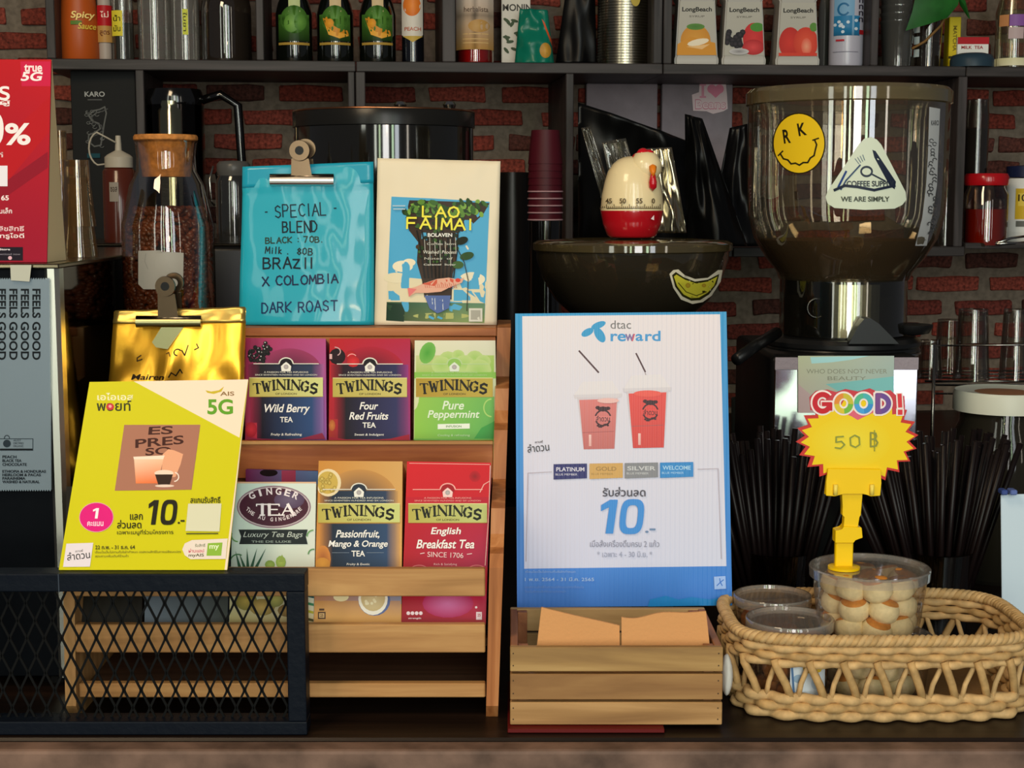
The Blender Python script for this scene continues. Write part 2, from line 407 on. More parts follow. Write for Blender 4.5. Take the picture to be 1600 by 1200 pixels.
def cylmap(c, R, hw, z0, z1, face=None):
    """R(z) radius; hw half width; face: direction the label looks to"""
    d = (CAM-Vector(c)) if face is None else Vector(face); d.z = 0; d.normalize(); s = Vector((-d.y, d.x, 0))
    Rf = R if callable(R) else (lambda z: R)
    def f(u, v, h):
        z = z0+(z1-z0)*v; r = Rf(z); a = math.asin(max(-.999, min(.999, (2*u-1)*hw/r)))
        return Vector((c[0], c[1], 0))+d*(math.cos(a)*(r+h))+s*(math.sin(a)*(r+h))+Vector((0, 0, z))
    return f

# ---------------- setting ----------------
def struct(o): o['kind'] = 'structure'; return o
dark_floor = mat('#2b2622', .6, bump=.3, bscale=8, vary=.3)
struct(obj('floor', B(-3, 3, -2.5, 3.2, -1.05, -1.0), dark_floor))
# brick wall: mortar slab + single bricks in the wall's own frame
WOFF = .235
mortar = mat('#6f6357', .95, bump=.8, bscale=90, vary=.25)
wall = link('wall_back', bpy.data.meshes.new('wall_back'), None)
bm = NB(); box(bm, -2.2, 2.2, 0, .12, -1.0, 1.9); bm.to_mesh(wall.data); bm.free(); wall.data.materials.append(mortar)
wall.location = WO+EY*WOFF; wall.rotation_euler = (0, 0, YA); struct(wall)
bricks = []
for k in range(7):
    rnd = random.Random(k); bm = NB(); L, Hh = .104+.010*(k % 3-1), .0255
    box(bm, -L/2, L/2, -.006, .004, -Hh/2, Hh/2)
    bmesh.ops.bisect_plane(bm, geom=bm.verts[:]+bm.edges[:]+bm.faces[:], plane_co=(-L*.18, 0, 0), plane_no=(1, 0, 0))
    bmesh.ops.bisect_plane(bm, geom=bm.verts[:]+bm.edges[:]+bm.faces[:], plane_co=(L*.2, 0, 0), plane_no=(1, 0, 0))
    for v in bm.verts:
        v.co.z += rnd.uniform(-.0028, .0028); v.co.x += rnd.uniform(-.003, .003)
        if v.co.y < 0: v.co.y += rnd.uniform(-.003, .002)
    bmesh.ops.bevel(bm, geom=bm.edges[:], offset=.0018, segments=1, affect='EDGES')
    me = bpy.data.meshes.new('brick'); bm.to_mesh(me); bm.free()
    for p in me.polygons: p.use_smooth = False
    me.materials.append(mat(['#7c3428', '#662c24', '#843c30', '#472720', '#6f2d22', '#572f27', '#823a2e'][k], .8, bump=1.0, bscale=190, vary=.6)); bricks.append(me)
rnd = random.Random(3); zb = Z(650, 2.45); row = 0; nb = 0; rest = NB()
pitch_z = .0405; pitch_x = .1235
z = -.95
while z < 1.0:
    row += 1
    x = -1.6 + (row % 2)*pitch_x*.5+rnd.uniform(-.012, .012)
    while x < 1.6:
        seen = -1.0 < x < 1.02 and .085 < z < .80
        xx = x+rnd.uniform(-.006, .006)
        if seen and nb < 300:
            o = bpy.data.objects.new('brick', bricks[rnd.randrange(7)]); COL.objects.link(o); o.parent = wall; o.location = (xx, 0, z+rnd.uniform(-.002, .002)); nb += 1
            o.rotation_euler = (0, rnd.uniform(-.02, .02), 0)
        else: box(rest, xx-.048, xx+.048, -.006, .004, z-.0118, z+.0118)
        x += pitch_x
    z += pitch_z
obj('lower_brickwork', rest, mat('#5f281e', .85, bump=1.0, bscale=150, vary=.5), wall, world=False)['kind'] = 'stuff'

# counters
topm = wood('#120b08', '#1d120c', '#281a12', 0, .42, .5, 'counter_wood')
edgem = mat('#6e564a', .6, bump=.7, bscale=26, vary=.5)
bc = thing('bar_counter', 'long dark wooden bar counter with a rough brown front edge', 'counter', (0, 1.6, -1))
obj('worktop', B(-1.4, 1.4, 1.139, 2.04, -.035, 0, .002), topm, bc)
e = B(-1.4, 1.4, 1.117, 1.1385, -.065, -.0015, .003, 2)
obj('edge_board', e, edgem, bc)
obj('front_panel', B(-1.4, 1.4, 1.15, 1.17, -1, -.035), wood('#1b120d', '#2a1c13', '#3a281c', 2), bc)
obj('rear_panel', B(-1.4, 1.4, 2.0, 2.02, -1, -.035), wood('#1b120d', '#2a1c13', '#3a281c', 2), bc)
kc = thing('back_counter', 'dark low counter running along the foot of the brick wall', 'counter', (0, 2.4, -1))
q = [WO+EY*a+EX*b for a, b in ((-.18, -1.5), (-.18, 1.5), (WOFF-.01, 1.5), (WOFF-.01, -1.5))]
bm = NB(); prism(bm, [(p.x, p.y) for p in q], 2, .0, .04); obj('worktop', bm, topm, kc)
q = [WO+EY*a+EX*b for a, b in ((-.15, -1.5), (-.15, 1.5), (WOFF-.01, 1.5), (WOFF-.01, -1.5))]
bm = NB(); prism(bm, [(p.x, p.y) for p in q], 2, -1, 0.0); obj('cabinet_body', bm, mat('#15100d', .6), kc)

# ---------------- wall shelf of boxes ----------------
shelfm = wood('#2a2626', '#383332', '#484141', 0, .5, .6, 'shelf_board')
shelfv = wood('#2a2626', '#383332', '#484141', 2, .5, .6, 'shelf_upright')
greyp = mat('#8b8087', .6, bump=.3, bscale=30, vary=.12)
SH = thing('wall_shelf', 'dark open box shelf fixed to the brick wall, bottles on its upper deck', 'shelf', WO, YA)
zt0, zt1 = Z(114, 2.41), Z(97.5, 2.41); zl0, zl1 = Z(401, 2.46), Z(386, 2.46)
def lx(px, py=200, off=0): return LW(px, py, off)[0]
DEP = WOFF-.004
def brd(name, a, b_, z0, z1, m=shelfm, y0=0, y1=DEP):
    return obj(name, B(a, b_, y0, y1, z0, z1, .0012), m, SH, world=False)
J = [lx(72), lx(556, 100), lx(1036, 100), lx(1240, 110), lx(1700)]
xa = [72, 556, 1036, 1510, 1720]
for a, b_ in zip(xa, xa[1:]): brd('deck_board', lx(a, 105)+.0006, lx(b_, 105)-.0006, zt0, zt1)
for p0, p1 in ((72, 86), (400, 412), (691, 712), (1021, 1035), (1037, 1050), (1361, 1373)):
    brd('upright', lx(p0, 50), lx(p1, 50), zt1, zt1+.30, shelfv)
brd('top_board', lx(72, 50), lx(1720, 50), zt1+.30, zt1+.314)
for p0, p1, zz in ((215, 228, zl0), (545, 555.5, zl0), (557, 572, zl0), (884, 896, zl0), (1494, 1508, zl0)):
    brd('upright', lx(p0, 250), lx(p1, 250), zl1, zt0, shelfv)
for a, b_ in ((215, 555.5), (557, 884), (884, 1145), (1146, 1508)): brd('lower_deck_board', lx(a, 390), lx(b_, 390)-.0006, zl0, zl1)
brd('lower_deck_board', lx(1508, 390), lx(1720, 390), zl0+.012, zl1+.006)
for a, b_ in ((916, 1027), (1034, 1144)): brd('back_panel', lx(a, 200, .2), lx(b_, 200, .2), zl1, zt0, greyp, .20, .214)
ZU = zt1; ZL = zl1
def SP(px, py, off):
    "place on the shelf seen at column px"
    p = PW(px, py, off); return p
def sput(name, label, cat, px, off, z, group=None):
    p = PW(px, 60 if z > .5 else 300, off); t = thing(name, label, cat, (p.x, p.y, z), 0, group); return t, p, p.y
glassm = clear('#eeeee8', '#8a867c', 1, .03, .08); glassd = clear('#b0a89c', '#4a4038', .9, .04, .22)
def bottle(name, label, cat, px, off, wpx, z, h, gl, prof=None, fill=None, fillh=.7, cap=None, capm=None, group=None, seg=28):
    t, p, D = sput(name, label, cat, px, off, z, group); r = sz(wpx, D)/2; c = (p.x, p.y, z)
    prof = prof or [(1, 0), (1, .55), (.93, .62), (.45, .74), (.36, .80), (.36, .97)]
    bm = lathe(NB(), [(0, 0)]+[(a*r, b_*h) for a, b_ in prof], c, seg); obj('body', bm, gl, t, True, auto=50)
    if fill:
        pr = [(a*r*.93, b_*h) for a, b_ in prof if b_ <= fillh]; pr = [(x, max(zz, .002)) for x, zz in pr]+[(pr[-1][0], fillh*h)]
        bm = lathe(NB(), [(0, .002)]+pr+[(0, fillh*h)], c, seg); obj('contents', bm, fill, t, True, auto=50)
    if cap:
        cr = prof[-1][0]*r*1.12; bm = lathe(NB(), [(0, h*.90), (cr, h*.90), (cr, h*1.0), (cr*.9, h*1.01), (0, h*1.01)], c, seg); obj('cap', bm, capm, t, True, auto=40)
    return t, c, r
def PX(x, y, py, r):
    return P(800, py, y-r).z
def wraplabel(t, c, r, quad, hwpx, D, py0, py1, draw, m=None, cut=8, base=.0006):
    "quad px box x0,y0,x1,y1 on a cylinder"
    x0, y0, x1, y1 = quad; r_ = r(0) if callable(r) else r; xm = 800+c[0]*F/c[1]; A_ = PX(c[0], c[1], y1, r_); B_ = PX(c[0], c[1], y0, r_)
    A = Art([(x0, y0), (x1, y0), (x1, y1), (x0, y1)], cylmap(c, r, min(r_*.97, sz((x1-x0)/2, D)), A_, B_), base, .00006)
    draw(A); A.build('label', t, m or printmat(.35), cut); return A

# --- upper deck, from the end by the wall corner ---
orange = mat('#b4521d', .35); red = mat('#b01c22', .35); black = mat('#0c0b0b', .4); blackg = mat('#0a0909', .12, coat=.5)
white = mat('#e8e6e0', .45); steel = mat('#b8b4ac', .18, metal=1); steeld = mat('#6f6a62', .25, metal=1)
t, c, r = bottle('sauce_bottle', 'squat orange sauce bottle at the shelf end', 'bottle', 124, .07, 62, ZU, .17, orange,
                 [(.9, 0), (1, .03), (.98, .35), (.85, .55), (.9, .75), (.6, .88), (.45, .92)], cap=1, capm=red)
def d(A):
    A.text('Spicy', 130, 24, 34, 14, '#ffe08a', .02, .2); A.rect(112, 32, 128, 38, '#5a7a2c'); A.text('Sauce', 136, 40, 26, 10, '#e0c04a', .02, .2)
wraplabel(t, c, lambda z: .0317, (98, 8, 150, 66), 0, c[1], 8, 66, d)
t, c, r = bottle('red_capped_sauce_bottle', 'slim pale sauce bottle with a red label between orange bottle and yellow-labelled jar', 'bottle', 164, .07, 20, ZU, .19, mat('#a89a90', .4), cap=1, capm=red)
def d(A):
    A.full('#b01c22'); A.text('ไม่', 164, 22, 12, 10, '#f2d0c0', .02); A.rect(154, 40, 174, 66, '#b98a4a'); A.text('สูตร', 164, 52, 14, 9, '#5a1c14', .02)
wraplabel(t, c, .0118, (154, 8, 174, 66), 0, c[1], 0, 0, d)
t, c, r = bottle('oil_bottle', 'tall clear bottle with a yellow label and dark oil', 'bottle', 192, .07, 33, ZU, .2, glassm, [(1, 0), (1, .75), (.6, .9), (.5, 1)], fill=mat('#1c1d10', .3), fillh=.3, cap=1, capm=red)
def d(A): A.rect(176, 16, 191, 56, '#d8c63a'); A.text('น้ำ', 183, 28, 10, 10, '#3a3a10', .02); A.text('มัน', 183, 44, 10, 10, '#3a3a10', .02)
wraplabel(t, c, .018, (176, 2, 206, 60), 0, c[1], 0, 0, d)
for i, (px, wp, lb) in enumerate(((242, 50, 'empty straight glass jar next to the yellow-labelled oil bottle'), (290, 44, 'straight glass jar with a slim yellow sticker'))):
    t, c, r = bottle('glass_jar', lb, 'jar', px, .07, wp, ZU, .2, clear('#d9d6d0', '#8a857e', 1, .05, .35), [(1, 0), (1, .93), (.9, .97), (.9, 1)], group='straight glass jars on the upper deck')
    if i:
        def d(A): A.rect(286, 14, 294, 54, '#c9cb3c'); A.text('ใบชา', 290, 34, 30, 6, '#4a4a18', .02, rot=90)
        wraplabel(t, c, r, (272, 8, 308, 60), 0, c[1], 0, 0, d)
t, c, r = bottle('square_jar', 'wide dark glass jar holding brown powder at the end of its shelf box', 'jar', 354, .07, 76, ZU, .17, glassd, [(.96, 0), (1, .04), (1, .5), (.9, .62), (.6, .7), (.6, .9)], fill=mat('#2a1c15', .7), fillh=.45, cap=1, capm=black)
syr = clear('#20301c', '#060806', 1.0)
for i, (px, nm) in enumerate(((460, 'first syrup bottle of three, plain green fruit on its round label'), (524, 'middle one of three syrup bottles, cork-brown neck label over orange slices'), (590, 'third syrup bottle of three, next to the tall peach bottle'))):
    t, c, r = bottle('syrup_bottle', nm, 'bottle', px, .06, 56, ZU, .21, mat('#0a0d08', .08, coat=1), [(.95, 0), (1, .02), (1, .36), (.86, .44), (.45, .56), (.36, .62), (.36, .97)], group='dark syrup bottles on the upper deck', cap=1, capm=mat('#b98a50', .5))
    def d(A):
        x = px; A.rect(x-8, -12, x+9, 20, '#cfb489' if i else '#b9c48a'); A.grad(x-23, 22, x+22, 64, '#3f6a26', '#4c7a30', '#1d3314', '#1a2e12'); A.ell(x, 30, 20, 22, '#5f8f3a', '#3d6626')
        if i: 
            A.poly([(x-18, 28), (x-12, 26), (x-8, 36), (x+4, 44), (x+18, 47), (x+20, 54), (x+2, 56), (x-12, 48)], '#d08a28'); A.poly([(x-14, 40), (x-2, 50), (x+14, 52), (x+20, 55), (x+6, 60), (x-10, 54)], '#e8a63c'); A.ell(x-8, 36, 6, 7, '#e8a030', '#d08a28')
        else: A.ell(x-4, 36, 11, 14, '#7aa84e', '#568534'); A.ell(x+9, 34, 9, 13, '#6a9a44', '#4c7a30')
        A.rect(x-23, 66, x+22, 70, '#a8863a')
    wraplabel(t, c, lambda z: r*1.0, (px-25, -14, px+25, 72), 0, c[1], 0, 0, d)
t, c, r = bottle('peach_syrup_bottle', 'tall dark bottle with a long white label of orange peaches', 'bottle', 645, .06, 34, ZU, .24, mat('#0b0d14', .08, coat=1), [(.95, 0), (1, .03), (1, .7), (.6, .8), (.5, .97)], cap=1, capm=white)
def d(A):
    A.poly([(629, -10), (660, -10), (660, 54), (645, 66), (629, 54)], '#d8cfc4'); A.ell(644, 8, 13, 17, '#e88a3a', '#d8702a'); A.text('PEACH', 645, 45, 24, 6, '#b8624a', .02); A.poly([(630, 56), (660, 56), (645, 66)], '#c0a04a')
wraplabel(t, c, r, (629, -10, 661, 68), 0, c[1], 0, 0, d)
t, c, r = bottle('rose_syrup_bottle', 'clear bottle of red syrup with a tall cream and gold label', 'bottle', 742, .06, 58, ZU, .23, clear('#f0c0b8', '#7a1c14', 1), [(.97, 0), (1, .02), (1, .62), (.5, .78), (.4, .95)], fill=mat('#a01a1c', .15, coat=1), fillh=.6, cap=1, capm=white)
def d(A):
    A.grad(714, -30, 770, 77, '#cfc3bb', '#d4c8c0', '#b98a4c', '#b08448'); A.text('herbalista', 744, 14, 36, 8, '#5c4a40', .01); A.ell(748, 40, 16, 10, '#c2985a', '#b88c50')
    for y in (52, 60, 66): A.rect(724, y, 762, y+1.2, '#d8b478')
wraplabel(t, c, r*1.01, (714, -30, 770, 77), 0, c[1], 0, 0, d)
t, p, D = sput('syrup_carton', 'white carton printed with dark leaves behind the green pouch', 'carton', 806, .10, ZU)
bx = sz(44, D); obj('body', B(p.x-bx/2, p.x+bx/2, p.y-.02, p.y+.05, ZU, ZU+.16, .001), mat('#cfc9bf', .5), t)
q = [Vector((p.x-bx/2, p.y-.02, ZU+.16)), Vector((p.x+bx/2, p.y-.02, ZU+.16)), Vector((p.x+bx/2, p.y-.02, ZU+.0)), Vector((p.x-bx/2, p.y-.02, ZU))]
A = Art([(784, -66), (828, -66), (828, 98), (784, 98)], qmap(q), .0004, .0001); A.text('MONIN', 808, 3, 44, 11, '#3a3630', .02); 
for i in range(14): A.ell(790+random.random()*32, 20+random.random()*60, 6, 2.5, '#3a4a30', rot=random.random()*180, n=8)
A.build('label', t)
t, p, D = sput('green_pouch', 'crumpled emerald green coffee pouch with an orange print', 'pouch', 837, .045, ZU)
q = quad3((812, 14), (856, 16), (866, 100), (804, 100), D, D); q = [Vector((a.x, a.y, max(a.z, ZU))) for a in q]
bl = lambda u, v: .02*math.sin(math.pi*min(1, max(0, u)))**.6*(1-v*.7)+.006*noise.noise(Vector((u*4, v*4, 1)))
obj('body', pillow(q, bl, lambda u, v: .012*(1-v)), mat('#0d6e5a', .25), t, True)
A = Art([(812, 14), (856, 16), (866, 100), (804, 100)], qmap(q, bl), .0004, .0001); A.poly([(846, 30), (851, 36), (862, 62), (866, 72), (860, 66)], '#c9542a'); A.ell(852, 80, 9, 12, '#c9963c', '#b08030'); A.build('label', t, printmat(.3), 8)
t, p, D = sput('black_pouch', 'folded black plastic pouch behind the ribbed tin', 'pouch', 897, .09, ZU)
q = quad3((885, -20), (930, -20), (932, 100), (868, 100), D, D); q = [Vector((a.x, a.y, max(a.z, ZU))) for a in q]
obj('body', pillow(q, lambda u, v: .015*math.sin(math.pi*u)*(1-v*.5)+.010*noise.noise(Vector((u*3, v*2, 5))), lambda u, v: .01), mat('#08080a', .4), t, True)
# ribbed tin
t, p, D = sput('ribbed_tin', 'big ribbed steel tin with a narrow gold mark', 'tin', 975, .075, ZU)
r = sz(82, D)/2; pr = []
for i in range(56): pr += [(r, .002+i*.0044), (r, .0046+i*.0044), (r*.972, .0052+i*.0044), (r*.972, .0058+i*.0044)]
obj('body', lathe(NB(), [(0, 0), (r, 0)]+pr+[(0, pr[-1][1])], (p.x, p.y, ZU), 56), mat('#9a9484', .24, metal=1), t, True, auto=20)
A = Art([(990, -20), (1015, -20), (1015, 12), (990, 12)], cylmap((p.x+.0, p.y, ZU), r, sz(12, D), ZU+.09, ZU+.125, (.35, -1, 0)), .0006, .0001); A.ell(1003, 0, 8, 11, '#c0a850'); A.build('label', t, None, 6)
# three fruit puree bottles
for i, (px, col) in enumerate(((1085, 0), (1158, 1), (1241, 2))):
    t, p, D = sput('puree_bottle', ['square syrup bottle picturing an orange', 'square syrup bottle picturing a blackberry and strawberries', 'square syrup bottle picturing halved strawberries'][i], 'bottle', px, .05, ZU, 'square fruit syrup bottles on the upper deck')
    wt, wb = sz(55, D)/2, sz(64, D)/2; dz = .16; body = mat('#b9b4ad', .35)
    bm = NB(); rings = []
    for hw, zz in ((wb*1.02, 0), (wb*1.04, .004), (wb*1.04, .010), (wb, .0135), (wt, .10), (wt*1.1, .105), (wt*1.1, .112), (wt*.8, .13), (.012, .145), (.012, .165)):
        rings.append([bm.verts.new((p.x+sx*hw, p.y+sy*hw, ZU+zz)) for sx, sy in ((-1, -1), (1, -1), (1, 1), (-1, 1))])
    bm.faces.new(rings[0][::-1]); bm.faces.new(rings[-1])
    for a, b_ in zip(rings, rings[1:]):
        for k in range(4): bm.faces.new((a[k], a[(k+1) % 4], b_[(k+1) % 4], b_[k]))
    bmesh.ops.bevel(bm, geom=[e for e in bm.edges if abs(e.verts[0].co.z-e.verts[1].co.z) > .0005], offset=.003, segments=3, affect='EDGES')
    obj('body', bm, body, t, True, auto=40)
    q = [Vector((p.x-wt+.002, p.y-wt-.0003, ZU+.098)), Vector((p.x+wt-.002, p.y-wt-.0003, ZU+.098)), Vector((p.x+wb-.002, p.y-wb-.0003, ZU+.015)), Vector((p.x-wb+.002, p.y-wb-.0003, ZU+.015))]
    A = Art([(px-27, 6), (px+27, 6), (px+30, 89), (px-30, 89)], qmap(q), .0004, .00008); x = px
    A.full('#b5b0a5'); A.text('LongBeach', x, 19, 47, 9, '#1c1a18', .03); A.text('SYRUP', x, 29, 24, 3, '#6a655c', .01)
    if i == 0:
        A.ell(x-2, 66, 23, 24, '#e0a040', '#cf8a2c'); A.poly([(x-30, 89), (x-30, 72), (x-10, 60), (x+28, 70), (x+30, 89)], '#d9932e'); A.ell(x-2, 45, 14, 5, '#4a7a34', '#5c8a3c'); A.ell(x+2, 69, 17, 5, '#f4e4c8', rot=-12, n=12); A.poly([(x-16, 76), (x+20, 72), (x+8, 80)], '#f0c080')
    if i == 1:
        A.ell(x+15, 62, 17, 24, '#d83a38', '#c42a2c'); A.ell(x+14, 76, 17, 12, '#e0484a', '#b42428'); A.ell(x+20, 45, 11, 7, '#4c8a34')
        for k in range(26): A.ell(x-15+random.uniform(-13, 13), 62+random.uniform(-12, 12), 4.6, 4.6, '#3c3238', '#120e14', n=8)
        A.ell(x-8, 83, 15, 5, '#8a8688', '#c8c4c4')
    if i == 2:
        A.ell(x-12, 68, 17, 24, '#d8382c', '#c02c24'); A.ell(x+12, 68, 19, 24, '#e85a3c', '#cf3a28'); A.ell(x+13, 74, 8, 13, '#f4a080', '#e8604a'); A.ell(x+24, 44, 6, 7, '#5a8a3a')
        A.rect(x-29, 84, x+29, 89, '#d8402e')
    A.build('label', t)
    obj('cap', lathe(NB(), [(0, .165), (.014, .165), (.014, .185), (0, .186)], (p.x, p.y, ZU), 24), white, t, True, auto=40)
t, c, r = bottle('soda_bottle', 'white and blue bottle with bubbles on its label', 'bottle', 1322, .05, 52, ZU, .2, mat('#b9b6c4', .22), [(.95, 0), (1, .03), (1, .8), (.7, .92), (.45, 1)], cap=1, capm=white)
def d(A):
    A.rect(1304, -20, 1334, 55, '#7aa6c8'); A.rect(1304, 24, 1342, 55, '#2f7cac'); A.arc(1318, 14, 8, 9, 30, 330, 3, '#2a6a98')
    for k in range(9): A.ell(1306+random.random()*32, 28+random.random()*24, 2.6, 2.6, '#d0dce8', n=8)
    for y in (0, 10, 20, 30): A.text('ท', 1343, y, 6, 7, '#2c2838', .03)
    A.rect(1341, 46, 1347, 53, '#a01c24'); A.rect(1308, 61, 1320, 64, '#b8303a'); A.rect(1304, 80, 1340, 81, '#8a8794')
wraplabel(t, c, r, (1297, -20, 1348, 100), 0, c[1], 0, 0, d)
t, c, r = bottle('slim_grey_bottle', 'slim grey bottle tucked behind the white and blue one', 'bottle', 1288, .12, 20, ZU, .17, mat('#5c5a58', .3))
# stacked clear cups
cupg = clear('#c8c6c2', '#7c7a76', .8, .08, .25)
for k in range(6):
    t, p, D = sput('plastic_cup', 'clear plastic cup in the nested stack beside the hanging leaf', 'cup', 1402, .055, ZU+k*.012, 'nested clear cups on the upper deck')
    r = sz(54, D)/2; obj('body', lathe(NB(), [(0, .0), (r*.78, 0), (r*.95, .07), (r*1.0, .072), (r*1.0, .075), (r*.96, .074)], (p.x, p.y, ZU+k*.012), 32), cupg, t, True, auto=40)
t, c, r = bottle('tumbler', 'dark glass with white squares beside the cup stack', 'glass', 1450, .06, 44, ZU, .085, glassd, [(.85, 0), (1, 1)], fill=mat('#1a1512', .5), fillh=.5)
def d(A):
    for y in (38, 56, 76): A.rect(1430, y, 1438, y+12, '#c8d4d4')
wraplabel(t, c, r, (1430, 30, 1470, 96), 0, c[1], 0, 0, d)
t, p, D = sput('yellow_box', 'narrow yellow carton behind the vine stem', 'box', 1492, .07, ZU)
a = sz(9, D); obj('body', B(p.x-a, p.x+a, p.y, p.y+.03, ZU, ZU+.085, .001), mat('#d0b814', .5), t)
q = [Vector((p.x-a, p.y, ZU+.085)), Vector((p.x+a, p.y, ZU+.085)), Vector((p.x+a, p.y, ZU)), Vector((p.x-a, p.y, ZU))]
A = Art([(1483, 14), (1501, 14), (1501, 98), (1483, 98)], qmap(q), .0004, .0001); A.rect(1483, 76, 1501, 80, '#3c3410'); A.text('MATCHA', 1492, 48, 40, 6, '#7a6a10', .02, rot=90); A.build('label', t)
t, p, D = sput('red_lidded_box', 'small white box with a red top band', 'box', 1521, .06, ZU)
a = sz(24, D); obj('body', B(p.x-a, p.x+a, p.y, p.y+.04, ZU, ZU+.052, .001), white, t)
q = [Vector((p.x-a, p.y, ZU+.052)), Vector((p.x+a, p.y, ZU+.052)), Vector((p.x+a, p.y, ZU)), Vector((p.x-a, p.y, ZU))]
A = Art([(1497, 47), (1546, 47), (1546, 98), (1497, 98)], qmap(q), .0004, .0001); A.rect(1497, 47, 1546, 58, '#b01c24'); A.text('MILK  TEA', 1520, 63, 34, 5, '#a02830', .02); A.build('label', t)
t, p, D = sput('blue_cap', 'low domed slate-blue plastic cap on the deck', 'container', 1520, .022, ZU)  # plastic cap lying on the deck, modelled as a low dome
r = sz(33, D); obj('dome', lathe(NB(), [(0, 0), (r, 0), (r, .012), (r*.9, .019), (r*.6, .022), (0, .022)], (p.x, p.y, ZU), 32), mat('#2c3f4c', .4), t, True, auto=50)
t, c, r = bottle('sweet_jar', 'clear jar with an orange and purple label at the deck end', 'jar', 1583, .06, 54, ZU, .15, clear('#e4dcc0', '#7a745c', 1, .04, .1), [(1, 0), (1, .6), (.8, .75), (.8, .85)], cap=1, capm=white)
def d(A): A.rect(1562, 22, 1576, 40, '#c88a5a'); A.rect(1577, 22, 1598, 40, '#8a5aa0'); A.rect(1576, 42, 1598, 60, '#c0a8a8'); A.grad(1556, 90, 1608, 102, '#d8d0a0', '#e0d8b0', '#e8e0c0', '#e0d8b0')
wraplabel(t, c, r, (1556, 10, 1610, 102), 0, c[1], 0, 0, d)
# vine with leaves
t, p, D = sput('climbing_vine', 'green heart-leaved vine drooping over the deck edge', 'plant', 1470, .03, ZU+.10)
pts = [PW(*a, .03) for a in ((1505, -30), (1480, 20), (1470, 40), (1445, 65), (1425, 76))]
obj('stem', tube(NB(), pts, .0022, 6), mat('#7c5a30', .6), t, True)
def leaf(outl, off, tilt):
    pp = [PW(*a, off) for a in outl]; c_ = sum(pp, Vector())/len(pp); bm = NB()
    cv = bm.verts.new(c_+Vector((0, -.008, 0))); vs = [bm.verts.new(a+Vector((0, tilt*(i % 2), 0))) for i, a in enumerate(pp)]
    vb = [bm.verts.new(v.co+Vector((0, .0008, 0))) for v in vs]; cb = bm.verts.new(cv.co+Vector((0, .0008, 0)))
    for i in range(len(vs)):
        j = (i+1) % len(vs); bm.faces.new((cv, vs[i], vs[j])); bm.faces.new((cb, vb[j], vb[i])); bm.faces.new((vs[i], vb[i], vb[j], vs[j]))
    obj('leaf', bm, mat('#1f5a20', .35, vary=.3, bscale=30), t, True, auto=30)
leaf([(1415, 48), (1424, 20), (1432, -12), (1470, -20), (1500, -10), (1496, 8), (1480, 28), (1450, 38)], .012, -.004)
leaf([(1495, -10), (1508, 2), (1516, 30), (1512, 28), (1500, 8)], .02, -.003)
leaf([(1470, -30), (1500, -34), (1506, -8), (1486, 12), (1474, 0)], .035, .003)

# --- lower deck things ---
t, c, r = bottle('red_lidded_jar', 'squat jar of red sauce under a bright red lid', 'jar', 1541, .03, 66, ZL, .115, clear('#eadcd0', '#6a5a50', 1), [(1, 0), (1.02, .05), (1.02, .72), (.85, .82), (.85, .9)], fill=mat('#8c1d08', .25, coat=.6), fillh=.52, cap=None)
obj('lid', lathe(NB(), [(0, .098), (r*.98, .098), (r*1.02, .102), (r*1.02, .112), (r*.95, .117), (0, .118)], c, 40), mat('#b8141c', .25, coat=.5), t, True, auto=50)
t, p, D = sput('supplement_jar', 'white box-like jar with a navy lid behind the red-lidded jar', 'jar', 1600, .08, ZL)
r = sz(54, D)/2; obj('body', lathe(NB(), [(0, 0), (r, 0), (r, .11), (0, .112)], (p.x, p.y, ZL), 32), white, t, True, auto=40)
obj('lid', lathe(NB(), [(0, .112), (r*1.02, .112), (r*1.02, .13), (0, .132)], (p.x, p.y, ZL), 32), mat('#1a2140', .4), t, True, auto=40)
A = Art([(1575, 285), (1625, 285), (1625, 380), (1575, 380)], cylmap((p.x, p.y, 0), r, r*.9, ZL+.01, ZL+.1), .0006, .0001); A.rect(1588, 292, 1625, 345, '#d8b030'); A.rect(1592, 300, 1625, 322, '#e8c850'); A.text('10', 1598, 308, 12, 12, '#3c2c14', .02); A.rect(1590, 348, 1625, 358, '#6a6a64'); A.build('label', t, None, 6)
t, c, r = bottle('tall_storage_jar', 'tall dark glass jar standing just past the shelf upright', 'jar', 1523, .10, 36, ZL, .24, glassd, [(1, 0), (1, .9), (.9, .95), (.9, 1)], fill=mat('#201712', .6), fillh=.8)
t, c, r = bottle('dark_jar', 'dark jar squeezed between the grinder hopper and the shelf upright', 'jar', 1478, .05, 36, ZL, .2, glassd, fill=mat('#140f0d', .5), fillh=.7)
t = thing('steel_tongs', 'thin steel tongs lying on the lower deck edge', 'tongs', (PW(1580, 372, 0).x, PW(1580, 372, 0).y, ZL))
obj('arm', tube(NB(), [PW(1556, 380, -.005), PW(1580, 372, .0), PW(1610, 368, .02)], .0022, 6), steel, t, True)
obj('arm', tube(NB(), [PW(1556, 381, -.005), PW(1585, 380, .0), PW(1610, 378, .02)], .0022, 6), steel, t, True)
